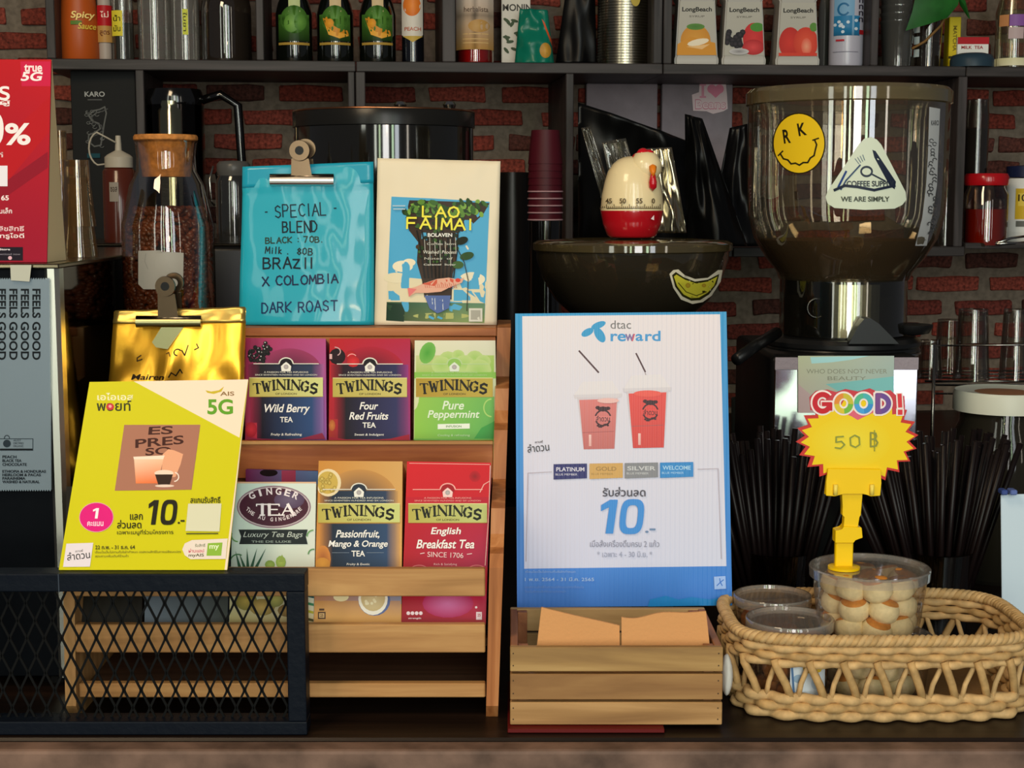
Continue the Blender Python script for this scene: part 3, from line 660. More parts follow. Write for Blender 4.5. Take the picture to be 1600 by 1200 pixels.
# red cup stack on its black holder
xx, yy = X(852, 2.1, 300), 2.1; zb0 = Z(345, 2.1)
t = thing('cup_dispenser', 'black cylinder stand under the stack of dark red cups', 'stand', (xx, yy, 0)); r = sz(54, 2.1)/2
obj('column', lathe(NB(), [(0, 0), (r*1.5, 0), (r*1.5, .01), (r*.96, .015), (r*.96, zb0), (0, zb0)], (xx, yy, 0), 36), blackg, t, True, auto=40)
cm = mat('#480e1a', .5); rb = mat('#b08a90', .4)
for k in range(9):
    zz = zb0+.0005+k*.0095; t = thing('paper_cup', 'dark red paper cup in the upside-down nested stack', 'cup', (xx, yy, zz), 0, 'nested dark red cups')
    h = .045 if k == 8 else .03
    obj('wall', lathe(NB(), [(0, .0), (r*1.0, 0), (r*(.86 if k < 8 else .80), h), (0, h)], (xx, yy, zz), 32), cm, t, True, auto=40)
    if k < 5: obj('rim', lathe(NB(), [(r*.99, .0), (r*1.03, 0), (r*1.03, .0018), (r*.98, .002)], (xx, yy, zz), 32), rb, t, True)

# ---------------- middle distance ----------------
# dark rear appliance carrying the small things
zr = Z(384, 1.78)
ra = thing('espresso_machine', 'low dark espresso machine body behind the coffee bean jar', 'coffee machine', (X(290, 1.85), 1.85, 0))
xl_, xr_ = X(60, 1.75), X(405, 1.75)
obj('housing', B(xl_, xr_, 1.76, 2.04, .012, zr, .006, 3), mat('#0f0e0e', .3), ra, True, auto=40)
obj('top_tray', B(xl_+.006, xr_-.006, 1.765, 2.03, zr, zr+.003, .001), mat('#3c352c', .3, metal=1), ra)
for sx in (xl_+.03, xr_-.03):
    for yy in (1.8, 2.0): obj('foot', lathe(NB(), [(0, 0), (.015, 0), (.015, .013), (0, .013)], (sx, yy, 0), 16), black, ra)
zr += .003
# squeeze bottle with tethered cap
D = 1.83; x0 = X(196, D); zt = Z(212, D)
t = thing('squeeze_bottle', 'brown sauce squeeze bottle with a grey spout and tethered cap', 'bottle', (x0, D, zr)); r = sz(25, D)
zc = Z(262, D)
obj('body', lathe(NB(), [(0, zr), (r, zr), (r*1.02, zr+.01), (r, zc-.004), (r*.8, zc)], (x0, D, 0), 32, capt=True), mat('#4a1e12', .25, coat=.4), t, True, auto=50)
gry = mat('#a39b8c', .4)
obj('collar', lathe(NB(), [(r*.86, zc), (r*.86, zc+.012), (r*.7, zc+.015), (.004, zc+.02), (.003, zt)], (x0, D, 0), 28, capt=True), gry, t, True, auto=40)
pts = [Vector((x0-r*.8, D-.005, zc+.004))]+[Vector((x0-r*1.0-.014*math.sin(a), D-.006, zc+.022-.02*math.cos(a))) for a in [i*math.pi/10 for i in range(1, 10)]]+[Vector((x0-.002, D-.004, zt-.008))]
obj('tether', tube(NB(), pts, .0011, 6), gry, t, True)
A = Art([(184, 285), (200, 285), (200, 315), (184, 315)], cylmap((x0, D, 0), r, sz(7, D), Z(315, D), Z(285, D), (-.1, -1, 0)), .0006, .0001); A.full('#8a8278'); A.text('ซอส', 192, 296, 12, 8, '#3a2c24', .02); A.build('label', t, None, 4)
# clasp jar
D = 1.85; x0 = X(372, D); r = sz(27, D)
t = thing('clasp_jar', 'frosted jar with a wire clasp beside the blue coffee bag', 'jar', (x0, D, zr))
zt = Z(268, D); obj('body', lathe(NB(), [(0, zr), (r, zr), (r*1.03, zr+.01), (r*1.03, zt-.012), (r*.85, zt-.004)], (x0, D, 0), 32), clear('#8d8c88', '#3c3c3a', 1, .1, .35), t, True, auto=50)
obj('lid', lathe(NB(), [(r*.86, zt-.006), (r*.95, zt), (r*.95, zt+.008), (r*.8, zt+.012), (0, zt+.013)], (x0, D, 0), 32), mat('#4c4b49', .3), t, True, auto=50)
obj('clasp', tube(NB(), [(x0-r*1.05, D-.012, zt+.006), (x0-r*1.2, D-.02, zt-.01), (x0-r*1.15, D-.02, zt-.035), (x0-r*1.0, D-.015, zt-.04)], .0014, 6), steel, t, True)
# KARO carton
p0 = PW(118, 0, .06)
t, p, D = sput('black_carton', 'tall black carton with a faint grey coiled drawing in the shelf box', 'carton', 168, .03, ZL)
xa_, xb_ = p.x-sz(52, D), p.x+sz(48, D); zt = Z(109, D)
obj('body', B(xa_, xb_, p.y, p.y+.09, ZL, zt, .001), mat('#0c0d0e', .6), t)
q = [Vector((xa_, p.y, zt)), Vector((xb_, p.y, zt)), Vector((xb_, p.y, ZL)), Vector((xa_, p.y, ZL))]
yb = 600-(0) ; pyb = 392
A = Art([(116, 110), (216, 110), (216, pyb), (116, pyb)], qmap(q), .0004, .0001)
A.text('KARO', 153, 148, 31, 8, '#a8a8a6', .02); A.rect(142, 156, 164, 157.5, '#5c5c5c')
snake = [(168, 168), (160, 172), (150, 174), (143, 182), (148, 190), (158, 194), (160, 202), (152, 208), (142, 212), (141, 222), (150, 230), (160, 228), (163, 214), (166, 196), (170, 178), (168, 168)]
A.line(snake, 2.2, '#5e5e5c'); A.line([(a+4, b_+3) for a, b_ in snake[:10]], 1.6, '#4a4a4a')
for k in range(18): A.arc(140+random.random()*26, 172+random.random()*58, 3, 2, 0, 270, .9, '#6a6a68', 8)
A.rect(139, 241, 159, 248, '#12424c'); A.build('label', t)
# stainless grinder / pots behind the cork jar
t, p, D = sput('stainless_kettle', 'black and stainless gooseneck pot glinting behind the cork-stoppered jar', 'kettle', 277, .03, ZL)
c = (p.x, p.y, ZL); r = sz(44, D); h = Z(140, D)-ZL
obj('body', lathe(NB(), [(0, 0), (r, 0), (r, h*.9), (r*.7, h*.93)], c, 40), mat('#2a2624', .12, metal=1), t, True, auto=40)
obj('lid', lathe(NB(), [(r*1.0, h*.9), (r*1.03, h*.93), (r*.9, h), (0, h*1.01)], c, 40), blackg, t, True, auto=40)
obj('band', lathe(NB(), [(r*.50, 0), (r*.50, h*.86), (r*.44, h*.88), (r*.44, h*.92)], (c[0]+.0, c[1]-r*.62, c[2]), 36), mat('#a09a80', .12, metal=1), t, True, auto=40)
hp = [(p.x+r*.9, p.y, ZL+h*.93), (p.x+r*1.6, p.y, ZL+h*.97), (p.x+r*2.2, p.y, ZL+h*.9), (p.x+r*2.3, p.y, ZL+h*.55), (p.x+r*1.9, p.y, ZL+h*.2)]
obj('handle', tube(NB(), hp, .007, 10), blackg, t, True)
obj('knob', lathe(NB(), [(0, 0), (.012, .002), (.014, .012), (.01, .02), (0, .022)], (p.x+r*1.75, p.y-.02, ZL+h*.42), 20), mat('#1b1918', .1, coat=1), t, True)
# round black-lidded container
D = 2.02; x0 = X(604, D); r = sz(140, D); zt = Z(176, D)
t = thing('round_canister', 'wide glossy dark canister with a black lid behind the coffee bags', 'canister', (x0, D, 0)); c = (x0, D, 0)
obj('body', lathe(NB(), [(0, 0), (r*.95, 0), (r*.985, .01), (r*.985, zt-.02)], c, 64), mat('#15130f', .06, coat=1), t, True, auto=40)
obj('lid', lathe(NB(), [(r*.985, zt-.021), (r*1.0, zt-.02), (r*1.0, zt-.002), (r*.99, zt), (r*.93, zt+.001), (0, zt+.001)], c, 64), mat('#1c1b1a', .25), t, True, auto=40)
obj('lid_trim', lathe(NB(), [(r*1.001, zt-.001), (r*1.004, zt), (r*.995, zt+.0012)], c, 64), mat('#a06a4a', .3, metal=1), t, True)
for px in (625, 702): obj('knob', lathe(NB(), [(.0, 0), (.012, 0), (.012, .004), (.007, .006), (.009, .012), (.006, .016), (0, .017)], (X(px, D), D+.05, zt+.001), 20), steel, t, True, auto=40)
# smoky tumbler stack behind white bag
t, c, r = None, None, None
D = 2.2; x0 = X(800, D)
t = thing('dark_pitcher', 'plain dark pitcher half hidden right behind the white coffee bag', 'pitcher', (x0, D, 0)); r = sz(32, D)
obj('body', lathe(NB(), [(0, 0), (r, 0), (r, .40), (r*.85, .43), (r*.85, .45)], (x0, D, 0), 32, capt=True), mat('#16120f', .3), t, True, auto=40)

# grinder with a big clear hopper
D = 1.6; gx = X(1314, D); gc = (gx, D, 0); s_ = D/F
t = thing('coffee_grinder', 'large coffee grinder with a big clear stickered hopper', 'coffee grinder', (gx, D, 0))
zT = Z(148, D); zb_ = Z(430, D); zc0 = Z(522, D); zc1 = Z(436, D); zbase = Z(553, D)
def gz(py): return Z(py, D)
hop = [(100*s_, gz(436)), (104*s_, gz(424)), (122*s_, gz(402)), (140*s_, gz(372)), (150*s_, gz(335)), (152*s_, gz(290)), (153*s_, gz(165))]
obj('hopper', lathe(NB(), hop, gc, 72), clear('#e6dfd0', '#8a7a5c', 1.4, .015, .05), t, True)
obj('hopper_funnel', lathe(NB(), [(92*s_, gz(434)), (100*s_, gz(426)), (119*s_, gz(404)), (137*s_, gz(374))], gc, 72), clear('#b09a80', '#6e5844', .4, .1, .62), t, True)
lidp = [(153*s_, gz(166)), (156*s_, gz(164)), (156*s_, gz(146)), (150*s_, gz(140)), (60*s_, gz(138)), (0, gz(138))]
obj('hopper_lid', lathe(NB(), lidp, gc, 72), clear('#cfc4a8', '#8c7c58', .9, .06, .35), t, True, auto=40)
obj('lid_knob', lathe(NB(), [(30*s_, gz(140)), (32*s_, gz(134)), (20*s_, gz(128)), (0, gz(127))], (gx+.0, D+.04, 0), 24), clear('#cfc4a8', '#8c7c58', .9, .06, .35), t, True)
obj('collar', lathe(NB(), [(98*s_, gz(520)), (98*s_, gz(436))], gc, 64), clear('#e0dccc', '#4c483e', 1, .03, .05), t, True)
obj('steel_throat', lathe(NB(), [(90*s_, gz(530)), (90*s_, gz(434))], gc, 64), mat('#4d4a44', .16, metal=1), t, True)
obj('throat_band', lathe(NB(), [(91*s_, gz(522)), (91.5*s_, gz(458)), (0, gz(458))], gc, 64), mat('#141311', .25), t, True, auto=40)
# window plate with round port
a_ = math.radians(-90-34)
pc = Vector((gx+math.cos(a_)*.066, D+math.sin(a_)*.066, gz(478)))
wn = NB(); 
def cylpatch(bm, R, x0, x1, z0, z1, n=10, th=.0012):
    vv = []
    for k in range(n+1):
        xx = x0+(x1-x0)*k/n; yy = D-math.sqrt(max(0, R*R-(xx-gx)**2)); yy2 = D-math.sqrt(max(0, (R-th)**2-(xx-gx)**2)) if abs(xx-gx) < R-th else yy+th
        vv.append([bm.verts.new((xx, yy, z0)), bm.verts.new((xx, yy, z1)), bm.verts.new((xx, yy2, z1)), bm.verts.new((xx, yy2, z0))])
    for a, b_ in zip(vv, vv[1:]):
        for k in range(4): bm.faces.new((a[k], b_[k], b_[(k+1) % 4], a[(k+1) % 4]))
    bm.faces.new(vv[0]); bm.faces.new(vv[-1][::-1]); return bm
obj('throat_plate', cylpatch(NB(), 94*s_, X(1237, D), X(1279, D), gz(519), gz(440)), mat('#38342e', .2, metal=1), t)
obj('bright_plate', cylpatch(NB(), 94.5*s_, X(1281, D), X(1350, D), gz(520), gz(440)), mat('#a9a89a', .14, metal=1), t)
px_ = X(1258, D); yy_ = D-math.sqrt((95*s_)**2-(px_-gx)**2)
ring = [Vector((px_+.0095*math.cos(k*math.pi/12), yy_-.001, gz(476)+.0095*math.sin(k*math.pi/12))) for k in range(24)]
obj('port_ring', tube(NB(), ring, .0014, 6, True), mat('#3c3a36', .2, metal=1), t, True)
kn = NB(); prism(kn, [(X(a, D-.075), gz(b_)) for a, b_ in ((1322, 526), (1336, 500), (1345, 489), (1355, 488), (1368, 496), (1400, 526))], 1, D-.082, D-.05)
obj('adjust_lever', kn, mat('#161617', .35), t)
obj('dial', lathe(NB(), [(85*s_, gz(522)), (112*s_, gz(524)), (120*s_, gz(530)), (120*s_, gz(536)), (117*s_, gz(539)), (119*s_, gz(543)), (116*s_, gz(556)), (0, gz(556))], gc, 72, capb=True), mat('#161617', .28), t, True, auto=30)
obj('dial_ring', lathe(NB(), [(119.5*s_, gz(546)), (121*s_, gz(548)), (119.5*s_, gz(550))], gc, 72), mat('#8d8d90', .2, metal=1), t, True)
fy = 1.50; x0, x1 = X(1204, fy), X(1436, fy); zf = Z(556, fy)
obj('housing', B(x0, x1, fy, fy+.24, .01, zf, .006, 3), mat('#0f0f10', .35), t, True, auto=40)
obj('front_plate', B(X(1209, fy), X(1432, fy), fy-.004, fy, Z(712, fy), zf-.002, .001), mat('#c8c4cc', .14, metal=1), t)
obj('top_strip', B(X(1209, fy), X(1432, fy), fy-.006, fy-.0041, Z(577, fy), zf-.001, .0004), mat('#8f848c', .5, bump=.4, bscale=300), t)
obj('foot', lathe(NB(), [(0, 0), (.09, 0), (.09, .011), (0, .011)], (gx, fy+.11, 0), 24), black, t)
q = quad3((1247, 556), (1397, 556), (1396, 645), (1247, 645), fy-.0065, fy-.0065)
o_ = obj('display_card', slab(q, .0006), mat('#a9b4a8', .2), t)
A = Art([(1247, 556), (1397, 556), (1396, 645), (1247, 645)], qmap(q)); A.grad(0, 0, 0, 0, '#b9bfa0', '#a9b7b0', '#8fb3ac', '#c2b8b2', 6, [(1247, 556), (1397, 556), (1396, 645), (1247, 645)])
A.poly([(1266, 558), (1358, 556), (1330, 562), (1300, 566), (1268, 568)], '#a8d8dc'); A.poly([(1290, 600), (1396, 588), (1396, 640), (1370, 645)], '#7fc0c0'); A.poly([(1247, 600), (1300, 645), (1247, 645)], '#c2a9ac')
A.text('WHO DOES NOT NEVER', 1323, 580, 126, 7, '#8a8c7c'); A.text('BEAUTY', 1323, 591, 60, 6, '#8a8c7c'); A.build('card_print', o_, printmat(.25))
lv = tube(NB(), [(X(1212, 1.55), 1.55, Z(520, 1.55)), (X(1180, 1.5), 1.5, Z(540, 1.5)), (X(1150, 1.47), 1.47, Z(562, 1.47))], .006, 12)
obj('side_handle', lv, mat('#111112', .3), t, True)
kb = lathe(NB(), [(0, 0), (.016, .003), (.0195, .009), (.02, .012), (0, .014)], (X(1424, 1.58), 1.58, Z(525, 1.58)), 24); obj('side_knob', kb, mat('#161617', .35), t, True, auto=50)
# stickers on the hopper: thin printed vinyl parts
def sticker(name, par, c, R, quad, D_, draw, label=None, cut=10, fdir=None, rough=.35):
    x0, y0, x1, y1 = quad; xm = (x0+x1)/2; cx = 800+c[0]*F/c[1]*1.0
    def f(u, v, h):
        px = x0+(x1-x0)*u; py = y1+(y0-y1)*v; z = P(px, py, D_).z; r = (R(z) if callable(R) else R)+h
        # where the sight line meets the round wall
        d = ray(px, py); a = d.x**2+d.y**2; b = -2*(d.x*c[0]+d.y*c[1]); cc = c[0]**2+c[1]**2-r*r; disc = max(0, b*b-4*a*cc); tt = (-b-math.sqrt(disc))/(2*a)
        return CAM+d*tt
    A = Art([(x0, y0), (x1, y0), (x1, y1), (x0, y1)], f, .0006, .00006); draw(A)
    return A.build(name, par, printmat(rough), cut, label)
def hopR(z):
    for (r0, z0), (r1, z1) in zip(hop, hop[1:]):
        if z <= z1: return r0+(r1-r0)*max(0, (z-z0))/(z1-z0)
    return hop[-1][0]
def sm(A):
    A.ell(1248.5, 224, 41.5, 48, '#2a2410', n=40); A.ell(1248.5, 224, 39.5, 46, '#e0b81e', n=40)
    A.text('R', 1229, 213, 11, 22, '#241e10', .03, .0, -8); A.text('K', 1253, 202, 13, 20, '#241e10', .03, .0, -10)
    A.line([(1219, 240), (1224, 248), (1231, 250), (1236, 256), (1243, 255), (1249, 258), (1255, 254), (1262, 254), (1266, 247), (1272, 243), (1274, 234), (1276, 226), (1273, 219)], 2.6, '#2a2410')
    A.line([(1216, 243), (1223, 236)], 2.2, '#2a2410'); A.line([(1270, 219), (1279, 216)], 2.2, '#2a2410')
sticker('smiley_sticker', t, gc, hopR, (1200, 170, 1297, 276), D-.1, sm, 'round yellow smiling sticker lettered R K')
def tri(A):
    A.poly([(1361, 214), (1370, 218), (1377, 226), (1415, 300), (1416, 312), (1410, 320), (1398, 326), (1352, 328), (1304, 325), (1293, 318), (1290, 308), (1293, 299), (1342, 226), (1350, 217)], '#cfd6c2')
    A.poly([(1363, 234), (1368, 236), (1400, 284), (1398, 296), (1390, 290), (1366, 246)], '#1c2438'); A.ell(1354, 268, 10, 9, '#2c3444'); A.ell(1354, 268, 7, 5.5, '#cfd6c2'); A.line([(1362, 272), (1383, 283)], 2.6, '#2c3444')
    for k in range(4): A.line([(1336+k*4, 248-k*2), (1342+k*3, 256-k*2)], 1.2, '#5c7080')
    A.line([(1344, 258), (1322, 282), (1314, 296)], 2.4, '#2c4468'); A.line([(1322, 268), (1310, 292)], 3.2, '#1c3c7c')
    A.text('COFFEE SUPPLY', 1360, 287, 74, 9, '#28303c', .02); A.line([(1304, 297), (1320, 290), (1340, 292), (1366, 297), (1398, 290)], 4.2, '#1c2438')
    A.text('WE ARE SIMPLY', 1352, 311, 76, 8, '#3a4038', .02)
sticker('triangle_sticker', t, gc, hopR, (1285, 208, 1422, 332), D-.1, tri, 'rounded triangle sticker with a fork, spoon and knife')
def kar(A):
    A.poly([(1452, 167), (1469, 170), (1466, 240), (1464, 290), (1456, 340), (1448, 384), (1430, 384), (1441, 340), (1447, 290), (1450, 240)], '#a9a8a8')
    A.text('KARO', 1461, 192, 12, 8, '#2a2a2c', .02); 
    for k in range(30): A.arc(1452+random.random()*10, 220+k*5, 3, 3, random.random()*200, 360, 1.3, '#3c3c3e', 6)
sticker('long_label', t, gc, lambda z: hopR(z), (1429, 165, 1470, 385), D-.04, kar, 'long grey seal label down the hopper edge', 12)

# second hopper: wide bowl with lid
D = 1.62; bx_ = X(986, D); bcn = (bx_, D, 0); s_ = D/F
t = thing('bowl_hopper_grinder', 'second grinder topped by a wide lidded bowl with a banana sticker', 'coffee grinder', (bx_, D, 0))
bz = lambda py: Z(py, D)
bwl = [(66*s_, bz(506)), (95*s_, bz(490)), (120*s_, bz(468)), (140*s_, bz(434)), (149*s_, bz(404)), (150*s_, bz(392))]
obj('bowl', lathe(NB(), bwl, bcn, 72), clear('#a89c84', '#5a5040', .8, .03, .20), t, True)
obj('inner_tray', lathe(NB(), [(60*s_, bz(500)), (92*s_, bz(486)), (118*s_, bz(462)), (134*s_, bz(430)), (0, bz(430))], bcn, 64), mat('#262019', .5), t, True, auto=40)
obj('bowl_lid', lathe(NB(), [(151*s_, bz(392)), (155*s_, bz(390)), (155*s_, bz(380)), (148*s_, bz(376)), (100*s_, bz(373)), (0, bz(372))], bcn, 72), clear('#b0a27c', '#6a5c3e', .9, .05, .35), t, True, auto=40)
obj('body', lathe(NB(), [(0, 0), (.085, 0), (.085, .03), (.055, .05), (.055, bz(520)), (66*s_, bz(506)), (0, bz(506))], bcn, 48), mat('#0e0e0f', .35), t, True, auto=40)
def bR(z):
    for (r0, z0), (r1, z1) in zip(bwl, bwl[1:]):
        if z <= z1: return r0+(r1-r0)*max(0, (z-z0))/(z1-z0)
    return bwl[-1][0]
def ban(A):
    A.poly([(1046, 428), (1052, 422), (1060, 421), (1070, 430), (1086, 436), (1106, 434), (1122, 422), (1129, 422), (1126, 440), (1112, 462), (1098, 472), (1082, 475), (1064, 468), (1052, 450)], '#d8cdb4')
    A.poly([(1050, 430), (1056, 425), (1068, 433), (1086, 440), (1106, 437), (1124, 428), (1120, 444), (1108, 460), (1094, 469), (1080, 470), (1066, 463), (1055, 448)], '#2e2c12')
    A.poly([(1053, 432), (1057, 429), (1070, 437), (1088, 443), (1106, 440), (1121, 432), (1116, 446), (1106, 457), (1092, 465), (1080, 466), (1068, 460), (1058, 447)], '#c9bd38')
    A.line([(1060, 442), (1072, 456), (1088, 462), (1104, 456)], 1.5, '#5c5418'); A.ell(1075, 446, 4, 4, '#b89a30', '#a88828', 10); A.ell(1100, 446, 3.5, 3, '#b89a30', '#a88828', 10)
sticker('banana_sticker', t, bcn, bR, (1042, 418, 1132, 478), D-.09, ban, 'yellow banana sticker')
# hen egg timer
D = 1.585; hx = X(985, D); z0 = bz(372)+.0006; s_ = D/F; hz = lambda py: Z(py, D)
t = thing('hen_egg_timer', 'cream and red hen-shaped egg timer standing on the bowl lid', 'kitchen timer', (hx, D, z0)); c = (hx, D, 0)
z0_ = hz(366)
obj('base', lathe(NB(), [(0, z0), (33*s_, z0), (38*s_, z0+.002), (45*s_, hz(350)), (48.5*s_, hz(331)), (48.5*s_, hz(329))], c, 48), mat('#a80f1a', .25, coat=.7), t, True, auto=40)
hb = [(48.5*s_, hz(329)), (48.8*s_, hz(326)), (47*s_, hz(305)), (43*s_, hz(285)), (38*s_, hz(268)), (30*s_, hz(256)), (22*s_, hz(249)), (12*s_, hz(245)), (0, hz(244))]
crm = mat('#e8d2a4', .3, coat=.5)
obj('body', lathe(NB(), hb, c, 48), crm, t, True, auto=60)
hd = NB(); lathe(hd, [(0, -.017), (.010, -.014), (.0165, -.004), (.0165, .005), (.011, .014), (0, .017)], (0, 0, 0), 24)
hd.transform(Matrix.Translation((X(1004, D), D-.008, hz(262)))); obj('head', hd, crm, t, True)
cb = NB()
for a, b_, rr in ((992, 248, .006), (1000, 242, .0068), (1009, 243, .006), (1015, 250, .004)):
    s2 = NB(); bmesh.ops.create_uvsphere(s2, u_segments=14, v_segments=8, radius=rr); s2.transform(Matrix.Translation((X(a, D), D-.008, hz(b_))))
    me = bpy.data.meshes.new('x'); s2.to_mesh(me); s2.free(); cb.from_mesh(me); bpy.data.meshes.remove(me)
obj('comb', cb, mat('#c01420', .25, coat=.6), t, True)
bk = NB(); lathe(bk, [(0, -.012), (.003, -.006), (.004, 0), (0, .004)], (0, 0, 0), 14); bk.transform(Matrix.Translation((X(1013, D), D-.024, hz(262))) @ Matrix.Rotation(math.radians(-35), 4, 'X')); obj('beak', bk, mat('#e07a1c', .35), t, True)
wt_ = NB(); lathe(wt_, [(0, -.010), (.0038, -.006), (.0042, -.001), (.0022, .008), (0, .011)], (0, 0, 0), 16); wt_.transform(Matrix.Translation((X(1013, D), D-.027, hz(284)))); obj('wattle', wt_, mat('#b8101c', .25, coat=.6), t, True)
def dl(A):
    A.rect(930, 325, 1040, 326.2, '#5a4c34')
    for k in range(34): A.rect(935+k*3, 322 if k % 4 else 319, 936+k*3, 325, '#5a4c34')
    for px, s in ((951, '45'), (973, '50'), (999, '55'), (1021, '0')): A.text(s, px, 314, 10 if len(s) > 1 else 5, 8, '#4a3c28', .02)
    A.poly([(1017, 342), (1022, 336), (1022, 344)], '#f0d8d8')
def hR(z):
    for (r0, z0), (r1, z1) in zip(hb, hb[1:]):
        if z <= z1: return r0+(r1-r0)*max(0, (z-z0))/(z1-z0)
    return .01
sticker('dial_print', t, c, lambda z: hR(z)+.0002, (937, 300, 1033, 348), D, dl, None, 8)

# bags of plastic behind the bowl
def lump(name, label, cat, q4, D_, m, b0=.03, amp=.02, seed=1, thick=.015, grp=None):
    q = quad3(*q4, D_, D_); c0 = (q[2]+q[3])/2; t = thing(name, label, cat, (c0.x, c0.y, c0.z), 0, grp)
    f = lambda u, v: b0*(math.sin(math.pi*u)**.7)*(1-.6*v)+amp*noise.noise(Vector((u*3.2+seed, v*2.2, seed)))*(.3+math.sin(math.pi*u))+amp*.12*noise.noise(Vector((u*9+seed, v*5, seed)))
    obj('bag_body', pillow(q, f, lambda u, v: thick*math.sin(math.pi*max(.02, min(.98, u)))*(1-.7*v), 30, 30), m, t, True)
    return t
bagm = mat('#060606', .34)
def stand_q(q4, D_, z):
    "bottom corners moved so the bag rests at height z"
    return q4
zs = PW(1000, 390, .03).z
lump('black_plastic_bag', 'big black plastic bag slumped in the shelf box behind the egg timer', 'bag', ((903, 160), (1078, 222), (1112, 384), (904, 384)), 2.36, bagm, .05, .03, 2)
lump('black_plastic_bag', 'slimmer black plastic bag with a peaked knot under the pink sticker', 'bag', ((1070, 178), (1098, 186), (1168, 384), (1072, 384)), 2.30, bagm, .03, .02, 5)
lump('black_plastic_bag', 'dark plastic bag hanging beside the clear grinder hopper', 'bag', ((1140, 200), (1182, 190), (1215, 384), (1104, 384)), 2.385, mat('#0c0b0c', .3), .03, .02, 9)
foil = mat('#c4baa0', .26, metal=1); film = clear('#d0ccc0', '#5a564c', 1, .12, .3)
for q4, sd, lb, mm in ((((908, 200), (922, 198), (962, 276), (945, 300)), 3, 'narrow clear plastic wrapper sticking up behind the hen timer', film), (((940, 222), (978, 216), (1006, 262), (960, 300)), 6, 'crumpled clear plastic wrapper just behind the hen timer', film), (((1010, 232), (1050, 230), (1073, 364), (1026, 364)), 8, 'upright silver foil sleeve beside the hen timer', foil)):
    q4b = list(q4)
    if mm is film: q4b[2] = (q4[2][0]+14, 364); q4b[3] = (q4[3][0]+10, 364)
    lump('plastic_wrapper' if mm is film else 'foil_sleeve', lb, 'wrapper', q4b, 1.68, mm, .008, .012, sd, .006)
# pink sticker on the grey back panel
t = thing('pink_sticker', 'pink cut-out sticker reading I love beans on the grey panel', 'sticker', PW(1110, 152, .199)); off = .1985
def wq(x0, y0, x1, y1, off): return [PW(x0, y0, off), PW(x1, y0, off), PW(x1, y1, off), PW(x0, y1, off)]
q = wq(1080, 127, 1138, 178, off); A = Art([(1080, 127), (1138, 127), (1138, 178), (1080, 178)], qmap(q), .0003, .0001)
A.poly([(1093, 130), (1100, 128), (1134, 130), (1136, 150), (1137, 170), (1130, 174), (1114, 178), (1104, 174), (1083, 173), (1081, 148), (1092, 144)], '#e8d0d4')
A.ell(1112, 139, 7, 7, '#e88aa6'); A.ell(1124, 139, 7, 7, '#e88aa6'); A.poly([(1106, 142), (1130, 142), (1118, 153)], '#e88aa6'); A.rect(1096, 132, 1100, 152, '#e49ab0'); A.rect(1093, 131, 1103, 134, '#e49ab0'); A.rect(1093, 150, 1103, 153, '#e49ab0')
A.text('Beans', 1110, 163, 48, 16, '#d98aa0', .04); A.text('Beans', 1110, 163, 46, 13, '#f0dce0', .0)
so = A.build('sticker_print', t)
obj('sticker_base', slab(wq(1094, 134, 1132, 170, off+.0004), .0006), mat('#e8d0d4', .5), t)

# wire shelf with upside-down glasses
D = 1.98; wire = mat('#8d8880', .2, metal=1)
zw = Z(590, D); xw0, xw1 = X(1432, D), X(1690, D)
t = thing('wire_rack', 'thin chrome wire rack for glasses in front of the bricks', 'rack', ((xw0+xw1)/2, 2.0, 0))
for yy in (1.90, 1.94, 1.98, 2.02, 2.06): obj('wire', tube(NB(), [(xw0, yy, zw), (xw1, yy, zw)], .0016, 6), wire, t, True)
obj('guard_rail', tube(NB(), [(xw0+.0, 1.90, Z(540, 1.9)), (xw1, 1.90, Z(538, 1.9))], .0013, 6), wire, t, True)
obj('lower_rail', tube(NB(), [(xw0, 1.90, Z(615, 1.9)), (xw1, 1.90, Z(615, 1.9))], .0013, 6), wire, t, True)
for xx in (xw0, xw1):
    for yy in (1.90, 2.06): obj('leg', tube(NB(), [(xx, yy, 0), (xx, yy, Z(538, 1.9))], .0022, 8), wire, t, True)
gls = clear('#eeeae4', '#8a847c', .8, .02, .02)
for i, (px, dd, w_, h_, lb) in enumerate(((1452, 1.95, 40, .05, 'small upturned glass at the near end of the wire rack'), (1517, 1.94, 56, .09, 'upturned tumbler in the middle of the wire rack'), (1583, 1.94, 46, .09, 'upturned tumbler farthest along the wire rack'), (1480, 2.03, 44, .07, 'low glass at the back of the wire rack'))):
    xx = X(px, dd); r = sz(w_/2, dd); t = thing('drinking_glass', lb, 'glass', (xx, dd, zw+.0018), 0, 'glasses on the wire rack')
    obj('bowl', lathe(NB(), [(r, 0), (r*.80, h_), (0, h_), (0, h_-.004), (r*.76, h_-.004), (r*.95, 0)], (xx, dd, zw+.0018), 32), gls, t, True, auto=40)
# jar with white lid
D = 1.66; xx = X(1568, D); r = sz(82, D); z1 = Z(640, D)
t = thing('white_lidded_jar', 'large smoky glass jar with a white screw lid behind the straws', 'jar', (xx, D, 0)); c = (xx, D, 0)
obj('body', lathe(NB(), [(0, 0), (r*.95, 0), (r, .006), (r, z1-.05), (r*.96, z1-.03), (r*.8, z1-.012), (r*.8, z1)], c, 48), clear('#a8a294', '#3c382f', .35, .06, .35), t, True, auto=50)
obj('contents', lathe(NB(), [(0, .004), (r*.93, .004), (r*.93, .09), (0, .095)], c, 40), mat('#2c2419', .8), t, True, auto=50)
obj('lid', lathe(NB(), [(r*.85, z1), (r*.93, z1), (r*.93, z1+.018), (r*.9, z1+.022), (r*.8, z1+.020), (0, z1+.019)], c, 48), mat('#cfcfbf', .35), t, True, auto=40)
obj('lid_sticker', lathe(NB(), [(r*.6, z1+.0196), (0, z1+.0202)], c, 40), mat('#9a6a4a', .5), t)
